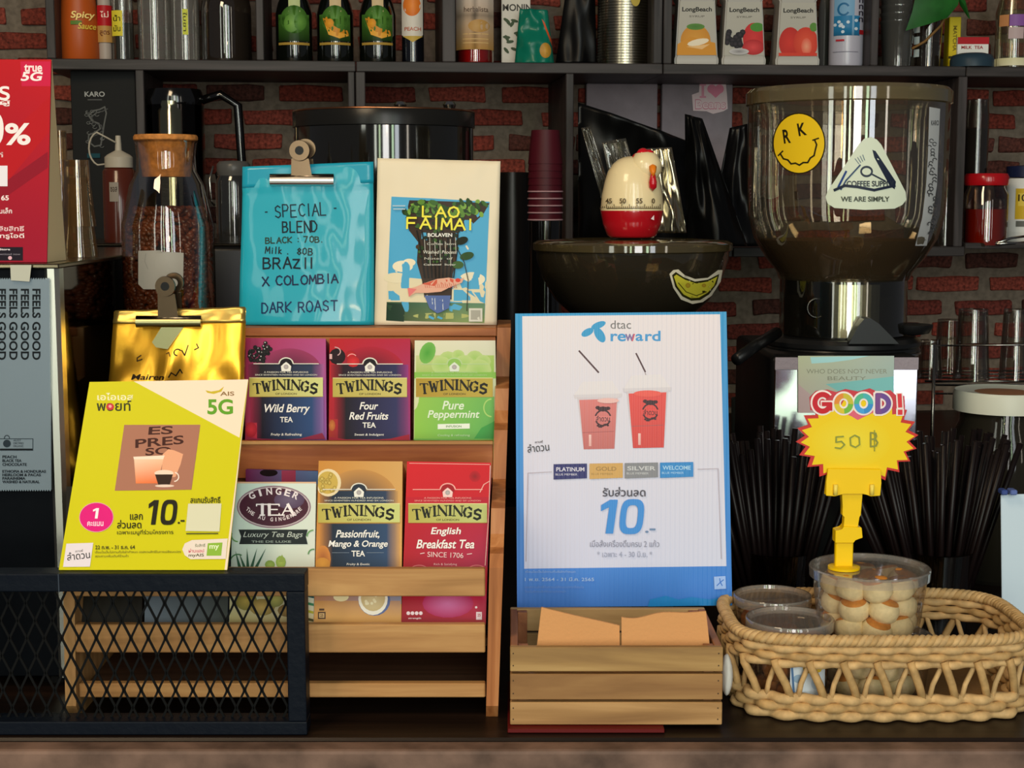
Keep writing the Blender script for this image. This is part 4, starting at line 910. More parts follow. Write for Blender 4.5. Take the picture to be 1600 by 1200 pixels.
# pale cup behind
D = 1.80; xx = X(1164, D); z1 = Z(622, D); r = sz(21, D)
t = thing('frosted_cup', 'frosted grey plastic cup in the dark between sign and grinder', 'cup', (xx, D, 0))
obj('body', lathe(NB(), [(0, .0), (r*.8, 0), (r, z1), (r*.95, z1), (r*.76, .004), (0, .004)], (xx, D, 0), 32), mat('#5a5853', .5), t, True, auto=40)
# straws in two clear holders
straw = bpy.data.meshes.new('straw'); bm = tube(NB(), [(0, 0, 0), (0, 0, .185)], .0029, 8); bm.to_mesh(straw); bm.free()
for p in straw.polygons: p.use_smooth = True
straw.materials.append(mat('#120a0a', .38))
def strawcup(px, D, n, fl, fr, lab, grp, sl):
    xx = X(px, D); r = sz(62 if fr > .3 else 55, D)
    t = thing('straw_holder', lab, 'holder', (xx, D, 0)); zt = .082
    obj('cup_wall', lathe(NB(), [(0, .001), (r*.82, .001), (r, zt), (r*1.03, zt+.001), (r*.98, zt-.001), (r*.80, .004), (0, .004)], (xx, D, 0), 36), clear('#e0dcd4', '#7c766c', .8, .03), t, True, auto=40)
    rnd = random.Random(px)
    for k in range(n):
        a = rnd.uniform(-1, 1); b = rnd.uniform(-1, 1)
        if a*a+b*b > 1: a *= .7; b *= .7
        lean = fl+(fr-fl)*(a+1)/2; o = bpy.data.objects.new('straw', straw); COL.objects.link(o)
        o.location = (xx+a*r*.66, D+b*r*.6, .0065); o.rotation_euler = (-b*.18, lean, 0); o.scale.z = .93+.1*rnd.random()
        tag(o, sl, 'straw', grp)
strawcup(1218, 1.43, 66, -.34, .34, 'clear holder packed with black straws left of the yellow price clip', 'black straws in the holder beside the blue-framed sign', 'black straw in the holder nearest the blue-framed sign')
strawcup(1470, 1.43, 84, -.46, .34, 'clear holder of fanned black straws between price clip and pale blue card', 'black straws in the holder near the pale blue card', 'black straw in the fanned bunch near the pale blue card')
# pale blue card
t = thing('pale_blue_card', 'blank pale blue card standing behind the basket end', 'card', P(1620, 960, 1.36)); q = quad3((1564, 773), (1690, 770), (1690, 985), (1568, 985), 1.37, 1.36)
q[2].z = q[3].z = .0; t.location = (q[2]+q[3])/2
obj('board', slab(q, .002, .0005), mat('#c3d3e0', .5), t)
obj('top_clip', B(X(1572, 1.36), X(1582, 1.36), 1.36, 1.372, Z(774, 1.36), Z(766, 1.36), .001), mat('#3a4c8a', .4), t)
obj('top_clip', B(X(1586, 1.36), X(1597, 1.36), 1.36, 1.372, Z(774, 1.36), Z(766, 1.36), .001), mat('#5a6ca8', .4), t)

# ---------------- machine at the end of the counter, with its things ----------------
MX = X(98, 1.262); mz = .3590
mirror = mat('#3a342c', .07, metal=1); navy = mat('#080b10', .45, spec=.06, bump=.2, bscale=30)
t = thing('boiler_machine', 'tall dark machine with mirror-polished side and chrome corner', 'coffee machine', (-.56, 1.45, 0))
obj('front_panel', B(-.75, X(80, 1.262), 1.262, 1.275, .01, mz-.004, .001), navy, t)
obj('side_panel', B(MX-.004, MX, 1.275, 1.70, .01, mz-.004), mirror, t)
obj('rear_panel', B(-.75, MX-.004, 1.69, 1.70, .01, mz-.004), navy, t)
cp = NB(); xa_ = X(76, 1.262); prism(cp, [(xa_, 1.262), (xa_+.003, 1.259), (MX-.003, 1.259), (MX, 1.263), (MX, 1.275), (xa_, 1.275)], 2, .01, mz-.004); obj('corner_post', cp, mat('#e4e4d8', .34, metal=1), t)
obj('top_plate', B(-.76, MX+.002, 1.256, 1.703, mz-.004, mz, .001), mat('#8b8068', .22, metal=1), t)
for xx in (-.73, MX-.02):
    for yy in (1.29, 1.68): obj('foot', lathe(NB(), [(0, 0), (.014, 0), (.014, .011), (0, .011)], (xx, yy, 0), 14), black, t)
D1 = 1.259
q = quad3((-150, 437), (77, 437), (80, 765), (-150, 765), D1-.003, D1-.003)
t = thing('flat_coffee_pouch', 'flattened silver-grey pouch lettered FEELS GOOD taped to the dark machine front', 'pouch', (q[2]+q[3])/2)
zz = NB(); n_ = qn(q); N = 60; top = []; bot = []
for k in range(N*2+1):
    u = k/(2*N); top.append(bil(q, u, 1)+Vector((0, 0, .0015*(k % 2)))); bot.append(bil(q, u, 0)-Vector((0, 0, .0015*(k % 2))))
pts = top+bot[::-1]; a_ = [zz.verts.new(p) for p in pts]; b_ = [zz.verts.new(p-n_*.0024) for p in pts]; zz.faces.new(a_); zz.faces.new(b_[::-1])
for i in range(len(pts)): zz.faces.new((a_[i], b_[i], b_[(i+1) % len(pts)], a_[(i+1) % len(pts)]))
obj('foil_body', zz, mat('#76848f', .4, metal=.3), t)
A = Art([(-150, 437), (77, 437), (80, 765), (-150, 765)], qmap(q))
for i, x in enumerate((57, 39, 21, 3, -15, -33)): A.text('FEELS GOOD', x, 506, 110, 13, '#14181c', .04, rot=90)
A.rect(0, 684, 52, 685, '#2c363e'); A.rect(0, 700, 52, 703, '#101418'); A.rect(51, 684, 52, 702, '#2c363e'); A.ell(11, 692, 6, 6, '#27313a'); A.arc(11, 684, 4, 5, 180, 360, 1.2, '#27313a')
for i, s in enumerate(('AUST', 'CERTIFIED', 'ORGANIC')): A.text(s, 21, 687+i*4.5, 12+4*(i > 0), 3, '#2c363e', .0, align='l')
for i, s in enumerate(('PEACH', 'BLACK TEA', 'CHOCOLATE')): A.text(s, 4, 713+i*6, 22+i*8, 4.6, '#1a2128', .03, align='l')
for i, s in enumerate(('ETHIOPIA & HONDURAS', 'HEIRLOOM & PACAS', 'PARAINEMA', 'WASHED & NATURAL')): A.text(s, 4, 736+i*5.5, (68, 60, 36, 58)[i], 4.4, '#1a2128', .03, align='l')
A.build('pouch_print', t, printmat(.45))
q2 = quad3((16, 415), (49, 415), (47, 434), (15, 434), D1-.0032, D1-.0032); q2 = quad3((16, 414), (49, 414), (46, 440), (17, 438), D1-.0056, D1-.0056)
obj('tape', slab(q2, .0003), mat('#b7b6a8', .3), t)
# tent card
Ds = 1.275
q = quad3((-150, 93), (80, 93), (73, 408), (-150, 408), Ds+.005, Ds)
dz = mz+.0004-q[3].z; q[2].z = q[3].z = mz+.0004
t = thing('red_tent_card', 'tall red tent card with white lettering standing on the mirror-sided machine', 'sign', (q[2]+q[3])/2)
bm = NB(); bk0 = q[2]+Vector((.001, .052, 0)); bk1 = q[3]+Vector((0, .052, 0)); 
obj('front_leaf', slab(q, .0015), mat('#c8203a', .4), t)
vs = [bm.verts.new(p) for p in (q[1]+Vector((0, .002, 0)), q[2]+Vector((0, .0018, 0)), bk0, q[0]+Vector((0, .002, 0)), q[3]+Vector((0, .0018, 0)), bk1)]
for f in ((0, 1, 2), (3, 5, 4), (0, 2, 5, 3), (1, 4, 5, 2)): bm.faces.new([vs[i] for i in f])
obj('support_wedge', bm, mat('#e6c99a', .6), t)
A = Art([(-150, 93), (80, 93), (73, 408), (-150, 408)], qmap(q))
A.grad(0, 0, 0, 0, '#a8141e', '#bc1620', '#98122e', '#8e1028', 6, [(-150, 93), (80, 93), (73, 408), (-150, 408)])
A.poly([(-20, 240), (78, 150), (76, 205), (-20, 320)], '#b4141e'); A.poly([(-60, 330), (75, 235), (75, 260), (10, 305), (-60, 345)], '#8c1026'); A.poly([(32, 96), (79, 96), (79, 134), (34, 134)], '#c81c44')
A.text('true', 52, 106, 28, 12, '#f3dede', .03); A.text('5G', 50, 119, 32, 14, '#f3e6e6', .05, .25); A.text('ร', 7, 145, 17, 22, '#f0e4e4', .05); A.text('ผู้', 8, 160, 16, 10, '#f0e4e4', .04)
A.text('0', -6, 200, 24, 50, '#f0e4e4', .06); A.text('%', 28, 208, 40, 34, '#f0e4e4', .03); A.text('ที่', 0, 240, 10, 8, '#e0b8b8', .02)
A.rect(-30, 257, 12, 289, '#e6dfe8'); A.text('65', 8, 307, 12, 8, '#f0dede', .03); A.text('บนเล็ก', 6, 327, 26, 9, '#f0dede', .02)
A.text('และลิขสิทธิ์', 8, 355, 60, 8, '#f0c8cc', .02); A.text('ของทรูไอดี', 6, 367, 64, 10, '#f6e0e0', .03)
A.rect(-30, 384, 36, 405, '#1c1420'); A.text('App Store', 0, 388, 32, 4, '#e8e0e8', .02); A.text('Download now', 12, 395, 40, 3, '#8a8290', .0); A.ell(16, 401, 3, 3, '#d8a8b8')
A.build('card_print', t, printmat(.4))
# upturned glasses on the machine
tg = clear('#ead8b6', '#a07c4c', 1, .03, .14)
for i, (px, dd, w_, top, lb, n) in enumerate(((131, 1.40, 58, 251, 'stack of upturned brown-tinted tumblers beside the red tent card', 2), (106, 1.56, 34, 205, 'narrow upturned glass half hidden by the red tent card', 1))):
    xx = X(px, dd); r = sz(w_/2, dd); zt = Z(top, dd)
    for k in range(n):
        h_ = (zt-mz)*(.82 if n == 2 else 1); zb0 = mz+.0005+k*(zt-mz-h_)
        t = thing('tumbler', (('lower' if k == 0 else 'upper')+' of two nested upturned tumblers beside the red tent card') if n == 2 else lb, 'glass', (xx, dd, zb0))
        if k == 0 or n == 1: pr = [(r, 0), (r*.98, .004), (r*.66, h_*.7), (r*.62, h_), (0, h_)]
        else: pr = [(r*.94, .012), (r*.70, h_*.72), (r*.66, h_), (0, h_)]
        obj('bowl', lathe(NB(), pr, (xx, dd, zb0), 28), tg, t, True, auto=45)
        obj('thick_base', lathe(NB(), [(0, h_-.006), (r*.6, h_-.006), (r*.6, h_-.001), (0, h_-.001)], (xx, dd, zb0), 28), clear('#b89a6a', '#5a3c18', 1, .05, .3), t, True, auto=40)

# ---------------- stepped wooden tea rack ----------------
RW = wood('#8a4c2a', '#a05e34', '#b57444', 0, .45, .7, 'rack_wood'); RWv = wood('#95592f', '#ad6c3c', '#c08250', 2, .45, .7, 'rack_side'); RL = wood('#9c7042', '#b38350', '#c4965f', 0, .5, .6, 'rack_light_wood'); RLv = wood('#a37a4c', '#b88b58', '#c89c68', 2, .5, .6, 'rack_light_side')
RK = thing('tea_rack', 'stepped wooden display rack holding the tea boxes', 'display rack', (-.18, 1.34, 0))
prof = [(1.18, .012), (1.18, .124), (1.186, .134), (1.20, .136), (1.208, .145), (1.212, .165), (1.315, .170), (1.318, .200), (1.322, .212), (1.338, .216), (1.346, .226), (1.35, .245), (1.40, .25), (1.405, .2945), (1.498, .2945), (1.498, 0), (1.19, 0)]
def side(xb, xt, w0, w1, m):
    bm = NB(); n = len(prof); a = []; b_ = []
    for y, z in prof:
        u = z/.2945; x = xb+(xt-xb)*u; ww = w0+(w1-w0)*u
        a.append(bm.verts.new((x, y, z))); b_.append(bm.verts.new((x+ww, y, z)))
    bm.faces.new(a); bm.faces.new(b_[::-1])
    for i in range(n): bm.faces.new((a[i], b_[i], b_[(i+1) % n], a[(i+1) % n]))
    bmesh.ops.triangulate(bm, faces=[f for f in bm.faces if len(f.verts) > 4]); return obj('side_panel', bm, m, RK)
rx0, rx1 = X(758, 1.18), X(777, 1.405)
side(rx0, rx1, .0095, .0125, RWv); side(X(84, 1.18), X(84, 1.18)+.004, .0085, .010, RLv)
lx0, lx1 = X(84, 1.18)+.0095, rx0-.0004
def rail(n_, px0, px1, D, y0, y1, th=.008, m=RW, xl=None, xr=None):
    return obj(n_, B(xl if xl is not None else lx0, xr if xr is not None else lx1, D, D+th, Z(y1, D), Z(y0, D), .0008), m, RK)
rail('front_slat', 0, 0, 1.180, 889, 932, m=RL); rail('front_slat', 0, 0, 1.180, 976, 1020, m=RL); rail('front_slat', 0, 0, 1.186, 1068, 1090, m=RL)
xr2 = rx0+(rx1-rx0)*.65-.0004; xr3 = rx1-.0004
rail('front_board', 0, 0, 1.318, 690, 748, .009, RW, xr=xr2); 
obj('front_lip', B(lx0, xr2, 1.3155, 1.3178, Z(695, 1.3155), Z(689.5, 1.3155), .0005), RL, RK)
bm = NB(); prism(bm, [(1.189, .0761), (1.29, .0401), (1.29, .0351), (1.189, .0695)], 0, lx0, lx1); obj('shelf_board', bm, RW, RK)
obj('shelf_board', B(lx0, lx1, 1.195, 1.49, .0155, .021, .0005), wood('#3a281c', '#4a3426', '#5a4030', 0, .6, .6), RK)
bm = NB(); prism(bm, [(1.328, .1682), (1.40, .1507), (1.40, .146), (1.328, .163)], 0, lx0, xr2); obj('shelf_board', bm, RW, RK)
obj('rear_board', B(lx0, lx1+.003, 1.311, 1.3165, .022, .168, .0005), wood('#6a4226', '#7c5030', '#8e5e3a', 0, .6, .6), RK)
obj('rear_board', B(lx0, xr3-.001, 1.4045, 1.412, .166, .286, .0005), RW, RK)
obj('top_shelf', B(lx0, xr3, 1.4035, 1.497, .2865, .2945, .0008), RW, RK)
obj('crossbar', B(lx0, lx1, 1.488, 1.496, .15, .19, .0005), RW, RK)

# ---------------- tea boxes ----------------
def teabox(label, q4, Dt, Db, zb, th, base, draw, rough=.35, name='tea_box', grp='tea boxes in the rack'):
    q = quad3(*q4, Dt, Db); dz = zb-(q[2].z+q[3].z)/2
    q[2].z = q[3].z = zb
    c0 = (q[2]+q[3])/2; t = thing(name, label, 'tea box', (c0.x, c0.y+.0, zb), 0, grp)
    n = qn(q); bm = NB(); back = [p-n*th for p in q]
    a = [bm.verts.new(p) for p in q]; b = [bm.verts.new(p) for p in back]; bm.faces.new(a); bm.faces.new(b[::-1])
    for i in range(4): bm.faces.new((a[i], b[i], b[(i+1) % 4], a[(i+1) % 4]))
    bmesh.ops.bevel(bm, geom=bm.edges[:], offset=.0007, segments=1, affect='EDGES')
    obj('carton', bm, mat(base, rough), t)
    lid = NB(); tl, tr = q[0]+n*.0002+Vector((0, 0, -.0008)), q[1]+n*.0002+Vector((0, 0, -.0008))
    A = Art(q4, qmap(q)); draw(A); A.build('front_print', t, printmat(rough)); return t
def twin(A, x0, x1, yb, cream, gold, lines, tag_, dark, tagcol='#e8e4dc', txtcol='#ece8e4', arms='#e0dcd0', ink='#1c1a14', scl=1):
    """maker's gold band from x0..x1 at yb, crest above, names below"""
    xm = (x0+x1)/2; W = x1-x0
    A.line([(x0+W*.06, yb-22), (xm-W*.10, yb-22), (xm-W*.08, yb-26)], 1.3, arms); A.line([(xm+W*.08, yb-26), (xm+W*.10, yb-22), (x1-W*.06, yb-22)], 1.3, arms)
    A.ell(xm, yb-22, W*.085, 9, dark); A.arc(xm, yb-22, W*.095, 9.5, 180, 360, 1.8, arms)
    A.poly([(xm-7, yb-10), (xm-8, yb-18), (xm-4, yb-22), (xm, yb-25), (xm+4, yb-22), (xm+8, yb-18), (xm+7, yb-10)], tagcol); A.ell(xm, yb-17, 4, 4, '#b8b0b0', '#a49c9c', 8)
    A.text('A PASSION FOR TEA INFUSIONS', xm, yb-8.5, W*.6, 2.6, arms); A.text('SINCE SEVENTEEN HUNDRED AND SIX LONDON', xm, yb-4.2, W*.84, 2.4, arms)
    A.grad(x0, yb, x1, yb+31, gold, cream, cream, gold, 4); A.rect(x0, yb, x1, yb+1, '#e8dca0'); A.rect(x0, yb+30, x1, yb+31, '#b49a48')
    A.hand('TWININGS', xm-W*.44, yb+19, W*.87, 15.5, 3.6, ink, 0, 0, .24, arch=8, serif=True, fan=2)
    A.text('OF LONDON', xm, yb+26, W*.29, 3.2, '#5a5028', .02)
def namel(A, x, rows, col='#ece8e4'):
    for s, y, w_, h_, sh in rows: A.text(s, x, y, w_, h_, col, .012 if h_ < 8 else .018, sh)
# upper row, standing on the middle shelf
def wb(A):
    q = [tuple(p) for p in A.q]; A.grad(0, 0, 0, 0, '#a02a50', '#b04a80', '#7a58a8', '#8a2040', 6, q)
    A.ell(452, 585, 52, 40, '#1c1420', '#94345c', 28, 180, 360); A.softx(388, 570, 506, 596, '#8a2448', '#1c161e', '#2c3854', '#a45a94')
    for k in range(46):
        a = random.random()*6.28; r_ = random.random()**.5; cx, cy = ((403+r_*13*math.cos(a), 556+r_*14*math.sin(a)) if k % 3 else (413+r_*11*math.cos(a), 546+r_*10*math.sin(a)))
        A.ell(cx, cy, 3.4, 3.4, '#2a2426', '#0c0a0c', 8)
        if k % 2: A.ell(cx-.6, cy-1, 1.0, 1.0, '#d8d0d0', None, 6)
    A.softx(392, 620, 506, 690, '#8a2040', '#1c1826', '#2c4878', '#8a60a0'); A.grad(386, 664, 402, 690, '#a02034', '#b02c40', '#b83048', '#8a1a30', 3); A.ell(393, 675, 9, 12, '#c02c3c', '#981c2c', 14)
    A.poly([(386, 686), (404, 689), (444, 690.5), (470, 689), (504, 680), (509, 690), (386, 691)], '#8c2444')
    twin(A, 390, 505, 592, '#cfd08a', '#b8a850', 0, 0, '#1a1318'); namel(A, 448, [('Wild Berry', 643, 72, 17, .22), ('TEA', 659, 20, 8.5, 0), ('Fruity & Refreshing', 683, 48, 5, .15)])
teabox('tea carton Wild Berry, purple, with a blackberry', ((384, 528), (509, 529), (511, 752), (383, 752)), 1.372, 1.340, .1658, .030, '#8a2f60', wb)
def fr(A):
    q = [tuple(p) for p in A.q]; A.grad(0, 0, 0, 0, '#b81c24', '#b02040', '#7a4088', '#a01c2c', 6, q)
    A.ell(578, 586, 56, 44, '#1c1022', '#ac1c34', 28, 180, 360); A.softx(517, 571, 638, 594, '#a41c2c', '#24121e', '#2c2c54', '#94347c')
    A.ell(527, 558, 13, 13, '#2a0c18', '#180810', 14); A.arc(523, 550, 9, 7, -90, 60, 1.6, '#c8a0a0'); A.ell(548, 556, 8, 8, '#c8202c', '#a01820', 12); A.ell(552, 566, 10, 9, '#d82c34', '#b01c24', 12); A.arc(550, 560, 7, 6, 200, 330, 1.3, '#f0a0a0'); A.rect(514, 554, 519, 562, '#d8a8a8')
    A.softx(522, 620, 638, 690, '#a01c2c', '#1c1420', '#30305c', '#843870'); A.grad(515, 658, 528, 690, '#b03424', '#a82430', '#982030', '#a03020', 3); A.ell(519, 668, 5, 9, '#c87a3a', '#b05a2c', 10)
    A.poly([(514, 686), (540, 690), (578, 691), (610, 689), (640, 682), (640, 692), (514, 692)], '#a01c34')
    twin(A, 520, 636, 592, '#c8bc70', '#b8a850', 0, 0, '#1a1318'); namel(A, 577, [('Four', 637, 28, 12, .22), ('Red Fruits', 653, 60, 12, .22), ('TEA', 667.5, 21, 8.5, 0), ('Sweet & Indulgent', 683, 46, 4.6, .15)])
teabox('tea carton Four Red Fruits, crimson, with cherries', ((515, 529), (641, 529), (641, 752), (513, 752)), 1.372, 1.340, .1658, .030, '#a01c30', fr)
def pm(A):
    q = [tuple(p) for p in A.q]; A.grad(0, 0, 0, 0, '#dcd8bc', '#d8d4c0', '#7cb04a', '#98b848', 8, q)
    A.grad(650, 556, 772, 592, '#c4c890', '#a8c468', '#8cbc50', '#9cba58', 5); A.ell(668, 552, 12, 18, '#4c9c38', '#72b050', 16, rot=20)
    for k, (x, y, r_) in enumerate(((700, 562, 14), (716, 556, 10), (742, 560, 13), (755, 566, 12), (725, 570, 16), (690, 572, 16), (748, 580, 20))): A.ell(x, y, r_, r_*.9, '#a0c468', '#b8cc84', 12)
    A.rect(646, 583, 775, 593, '#86b850'); A.grad(648, 622, 772, 690, '#92c050', '#6cb058', '#58a858', '#8cc048', 6); A.ell(646, 620, 9, 24, '#cfd4a8', None, 14); A.poly([(740, 690), (752, 672), (775, 660), (776, 690)], '#3f9a48'); A.arc(768, 640, 12, 14, 90, 270, 2, '#a8cc70')
    A.rect(646, 689, 775, 694, '#6cae4c')
    twin(A, 650, 770, 592, '#b8a448', '#ac8c30', 0, 0, '#8cba58', '#d8e0d0', arms='#b4cc94'); namel(A, 709, [('Pure', 636, 33, 14, .22), ('Peppermint', 652, 80, 16, .22)], '#dce8d0')
    A.poly([(684, 666), (734, 665), (734, 673), (684, 674)], '#e8ece0'); A.text('INFUSION', 709, 669.5, 24, 3.4, '#5c8c4c', .02); A.text('Cooling & refreshing', 709, 684, 50, 4, '#c8e0b8', .0, .1)
teabox('tea carton Pure Peppermint, light green and cream', ((648, 532), (774, 532), (777, 752), (646, 752)), 1.372, 1.340, .1658, .030, '#b8c890', pm)
# lower row on the bottom shelf
def pf(A):
    q = [tuple(p) for p in A.q]; A.grad(0, 0, 0, 0, '#c8883c', '#d0a060', '#d8a058', '#c88440', 6, q)
    A.ell(562, 784, 60, 50, '#263244', '#c08a4c', 28, 180, 360); A.softx(500, 768, 622, 790, '#b07840', '#242e3e', '#30405a', '#c49458')
    A.ell(513, 755, 20, 22, '#e4d0a8', n=24); A.ell(512, 755, 16, 18, '#c8a850', n=24)
    for k in range(16): A.ell(512+random.uniform(-11, 11), 755+random.uniform(-13, 13), 3.2, 3.6, '#e0c870', '#9a7c30', 8)
    A.softx(500, 820, 624, 890, '#c08040', '#222c3c', '#30486a', '#c8965c'); A.ell(505, 876, 12, 22, '#a05a30', '#c8803c', 14); A.ell(504, 884, 12, 11, '#dc9c40', '#c88838', 14)
    A.grad(492, 890, 627, 945, '#b08050', '#6a7898', '#8c8ca0', '#b88060', 5); A.grad(491, 940, 626, 975, '#c89054', '#b08870', '#d8a050', '#dca45c', 5)
    A.ell(533, 934, 12, 7, '#e8dcb0'); A.ell(585, 939, 25, 24, '#5c6a98', n=20); A.ell(583, 937, 23, 25, '#f0e8d8', n=20); A.ell(583, 936, 19, 20, '#d8c498', '#c8b080', 20)
    for k in range(12): A.ell(583+random.uniform(-12, 12), 934+random.uniform(-12, 12), 2.4, 2.4, '#e8dcb8', None, 6)
    A.rect(497, 957, 509, 968, '#5a4030'); A.rect(499, 959, 507, 966, '#d8b078'); A.rect(499, 952, 507, 955, '#5a4030'); A.text('25', 503, 962.5, 5, 4.5, '#5a4030', .02)
    twin(A, 497, 625, 788, '#c8cc80', '#b8a850', 0, 0, '#28303e'); namel(A, 560, [('Passionfruit,', 837, 68, 14, .22), ('Mango & Orange', 853, 92, 13, .22), ('TEA', 867, 21, 9, 0), ('Fruity & Exotic', 884, 36, 4.4, .15)])
    A.rect(519, 865.5, 546, 866, '#8c98a8'); A.rect(573, 865.5, 600, 866, '#8c98a8')
teabox('tea carton Passionfruit, Mango and Orange, orange and navy', ((498, 720), (629, 721), (627, 976), (490, 976)), 1.243, 1.198, .0734, .062, '#c8924c', pf)
def eb(A):
    q = [tuple(p) for p in A.q]; A.grad(0, 0, 0, 0, '#d0202a', '#c81c26', '#a81c34', '#b01424', 6, q)
    A.grad(632, 778, 764, 888, '#c01c2c', '#b41c30', '#a4244c', '#a81424', 6); A.ell(742, 745, 9, 9, '#901c24', '#b81c28', 12)
    A.line([(640, 724), (765, 726)], 1, '#e8a098'); A.line([(766, 728), (764, 800), (758, 885)], 1.2, '#e0b8b0'); A.line([(750, 770), (756, 758), (766, 752)], 1.4, '#e8a8a0')
    A.grad(628, 930, 760, 975, '#a01428', '#c0204c', '#a81430', '#9c1020', 6); A.ell(700, 944, 40, 22, '#c86aa0', '#b0245a', 18); A.poly([(650, 975), (690, 970), (758, 968), (758, 975)], '#a81424')
    for k in range(4): A.ell(638+k*6.5, 959, 3, 3, '#f0d8dc', None, 8)
    A.text('strength', 648, 967, 20, 3.2, '#f0d8dc', .02); A.rect(744, 957, 753, 969, '#f0d8dc'); A.text('25', 748.5, 962, 5, 4.5, '#b01828', .02); A.ell(744, 950, 2, 2, '#f0d8dc', None, 6)
    A.arc(655, 893, 14, 8, 200, 340, 1.2, '#d87a80'); A.arc(745, 893, 14, 8, 200, 340, 1.2, '#d87a80')
    twin(A, 638, 761, 788, '#b8c07a', '#b4a850', 0, 0, '#a01824', '#f0c8c4', arms='#f0a8a0', ink='#1c2014'); namel(A, 697, [('English', 833, 46, 14, .22), ('Breakfast Tea', 852, 90, 14, .22)])
    A.text('SINCE 1706', 696, 869, 56, 8, '#e8c8c8', .0, rot=2); A.line([(657, 867), (663, 866)], 1.2, '#e8c8c8'); A.line([(730, 868), (737, 867)], 1.2, '#e8c8c8'); A.text('Rich & Satisfying', 696, 884, 36, 4.4, '#e8b8bc', .0)
teabox('tea carton English Breakfast Tea, worn, plain red', ((636, 721), (767, 723), (759, 976), (627, 976)), 1.243, 1.198, .0734, .062, '#b81824', eb)
def gt(A):
    q = [tuple(p) for p in A.q]; A.grad(0, 0, 0, 0, '#c4dcd0', '#d4dcd4', '#cfd0c0', '#c4d0c4', 6, q)
    A.rect(366, 753, 494, 755.5, '#d8b090'); A.ell(428, 793, 58, 34, '#8c7480', n=36); A.ell(428, 793, 56, 32, '#c0b0b4', n=36); A.ell(428, 793, 54, 30.5, '#3c1a28', '#4a2434', n=36); A.ell(452, 782, 24, 14, '#6a5c74', '#54405a', 16)
    x = 395
    for i, ch in enumerate('GINGER'):
        a = (i-2.5)*14.5; A.text(ch, 428+math.sin(math.radians(a))*58, 806-math.cos(math.radians(a))*36-2.0, 9 if ch != 'I' else 3.5, 11, '#e4d8dc', .03, rot=a*.75)
    A.hand('TEA', 401, 806, 58, 17, 4.6, '#efe6e8', 0, 0, .10, serif=True)
    for i, ch in enumerate('THE AU GINGEMBRE'):
        a = (i-7.5)*8.0; A.text(ch, 428+math.sin(math.radians(a))*47, 780+math.cos(math.radians(a))*33, 4.4 if ch != 'I' else 1.5, 6.2, '#e0d0d4', .03, rot=-a*.6)
    A.poly([(373, 829), (481, 829), (478, 840), (481, 852), (374, 852), (377, 840)], '#22282a'); A.text('Luxury Tea Bags', 427, 838, 92, 11, '#b8c0b8', .0, .35); A.text('THE DE LUXE', 424, 848, 62, 3.4, '#8c9890', .02)
    for a, b_ in (((388, 895), (386, 858)), ((376, 893), (368, 862)), ((392, 893), (402, 858)), ((398, 893), (416, 858)), ((384, 893), (374, 866))): A.poly([(a[0]-3, a[1]), b_, (a[0]+3, a[1])], '#2f5a44')
    A.ell(422, 884, 8, 7, '#9cb458', '#7c9c48', 10); A.ell(439, 880, 8, 10, '#a8bc60', '#88a84c', 10); A.poly([(436, 880), (441, 868), (446, 880)], '#90a850')
    A.arc(372, 838, 10, 10, 90, 200, 2, '#6a9a5c'); A.arc(490, 840, 10, 10, 180, 270, 2, '#6a9a5c'); A.arc(490, 868, 8, 8, 180, 280, 2, '#5c8c58'); A.arc(372, 880, 12, 12, 180, 300, 2, '#4c7c54')
    A.grad(359, 925, 491, 976, '#c8c4a0', '#c8d4c8', '#c8b078', '#a89860', 3); A.ell(385, 940, 17, 15, '#b8a050', '#7c7438', 14); A.ell(410, 950, 20, 13, '#c8a860', '#8c7840', 14); A.ell(430, 938, 14, 12, '#b4b468', '#84884c', 12); A.ell(450, 955, 16, 10, '#b08c50', '#7c6438', 12)
    for k in range(4): A.line([(472, 930+k*12), (490, 934+k*12)], 4, ('#1c4c50', '#3c7c54', '#a8a030', '#4a4420')[k])
teabox('tea carton Ginger Tea, pale mint, with a maroon oval', ((365, 753), (494, 753), (490, 976), (358, 976)), 1.240, 1.198, .0734, .060, '#c8d0c4', gt)
def pu(A):
    q = [tuple(p) for p in A.q]; A.grad(0, 0, 0, 0, '#6a2450', '#5c78a8', '#4c6090', '#5a1c44', 4, q); A.rect(440, 735, 462, 752, '#a03c58'); A.ell(420, 738, 14, 5, '#1c1014')
teabox('purple tea carton whose top edge shows above the Ginger Tea carton', ((384, 733), (497, 736), (495, 900), (383, 900)), 1.308, 1.306, .0734, .0035, '#5a2048', pu)
def db(A): A.full('#1e1a14')
teabox('plain dark brown carton behind the wire mesh', ((104, 760), (222, 760), (222, 976), (100, 976)), 1.236, 1.198, .0734, .06, '#2a2016', db)
def gb(A): q = [tuple(p) for p in A.q]; A.grad(0, 0, 0, 0, '#5a6470', '#4c5450', '#3c403c', '#6a7480', 4, q)
teabox('plain blue-grey carton behind the wire mesh', ((228, 760), (361, 760), (355, 976), (226, 976)), 1.236, 1.198, .0734, .06, '#4a525c', gb)

# ---------------- things on the rack's top shelf ----------------
ZTS = .2948
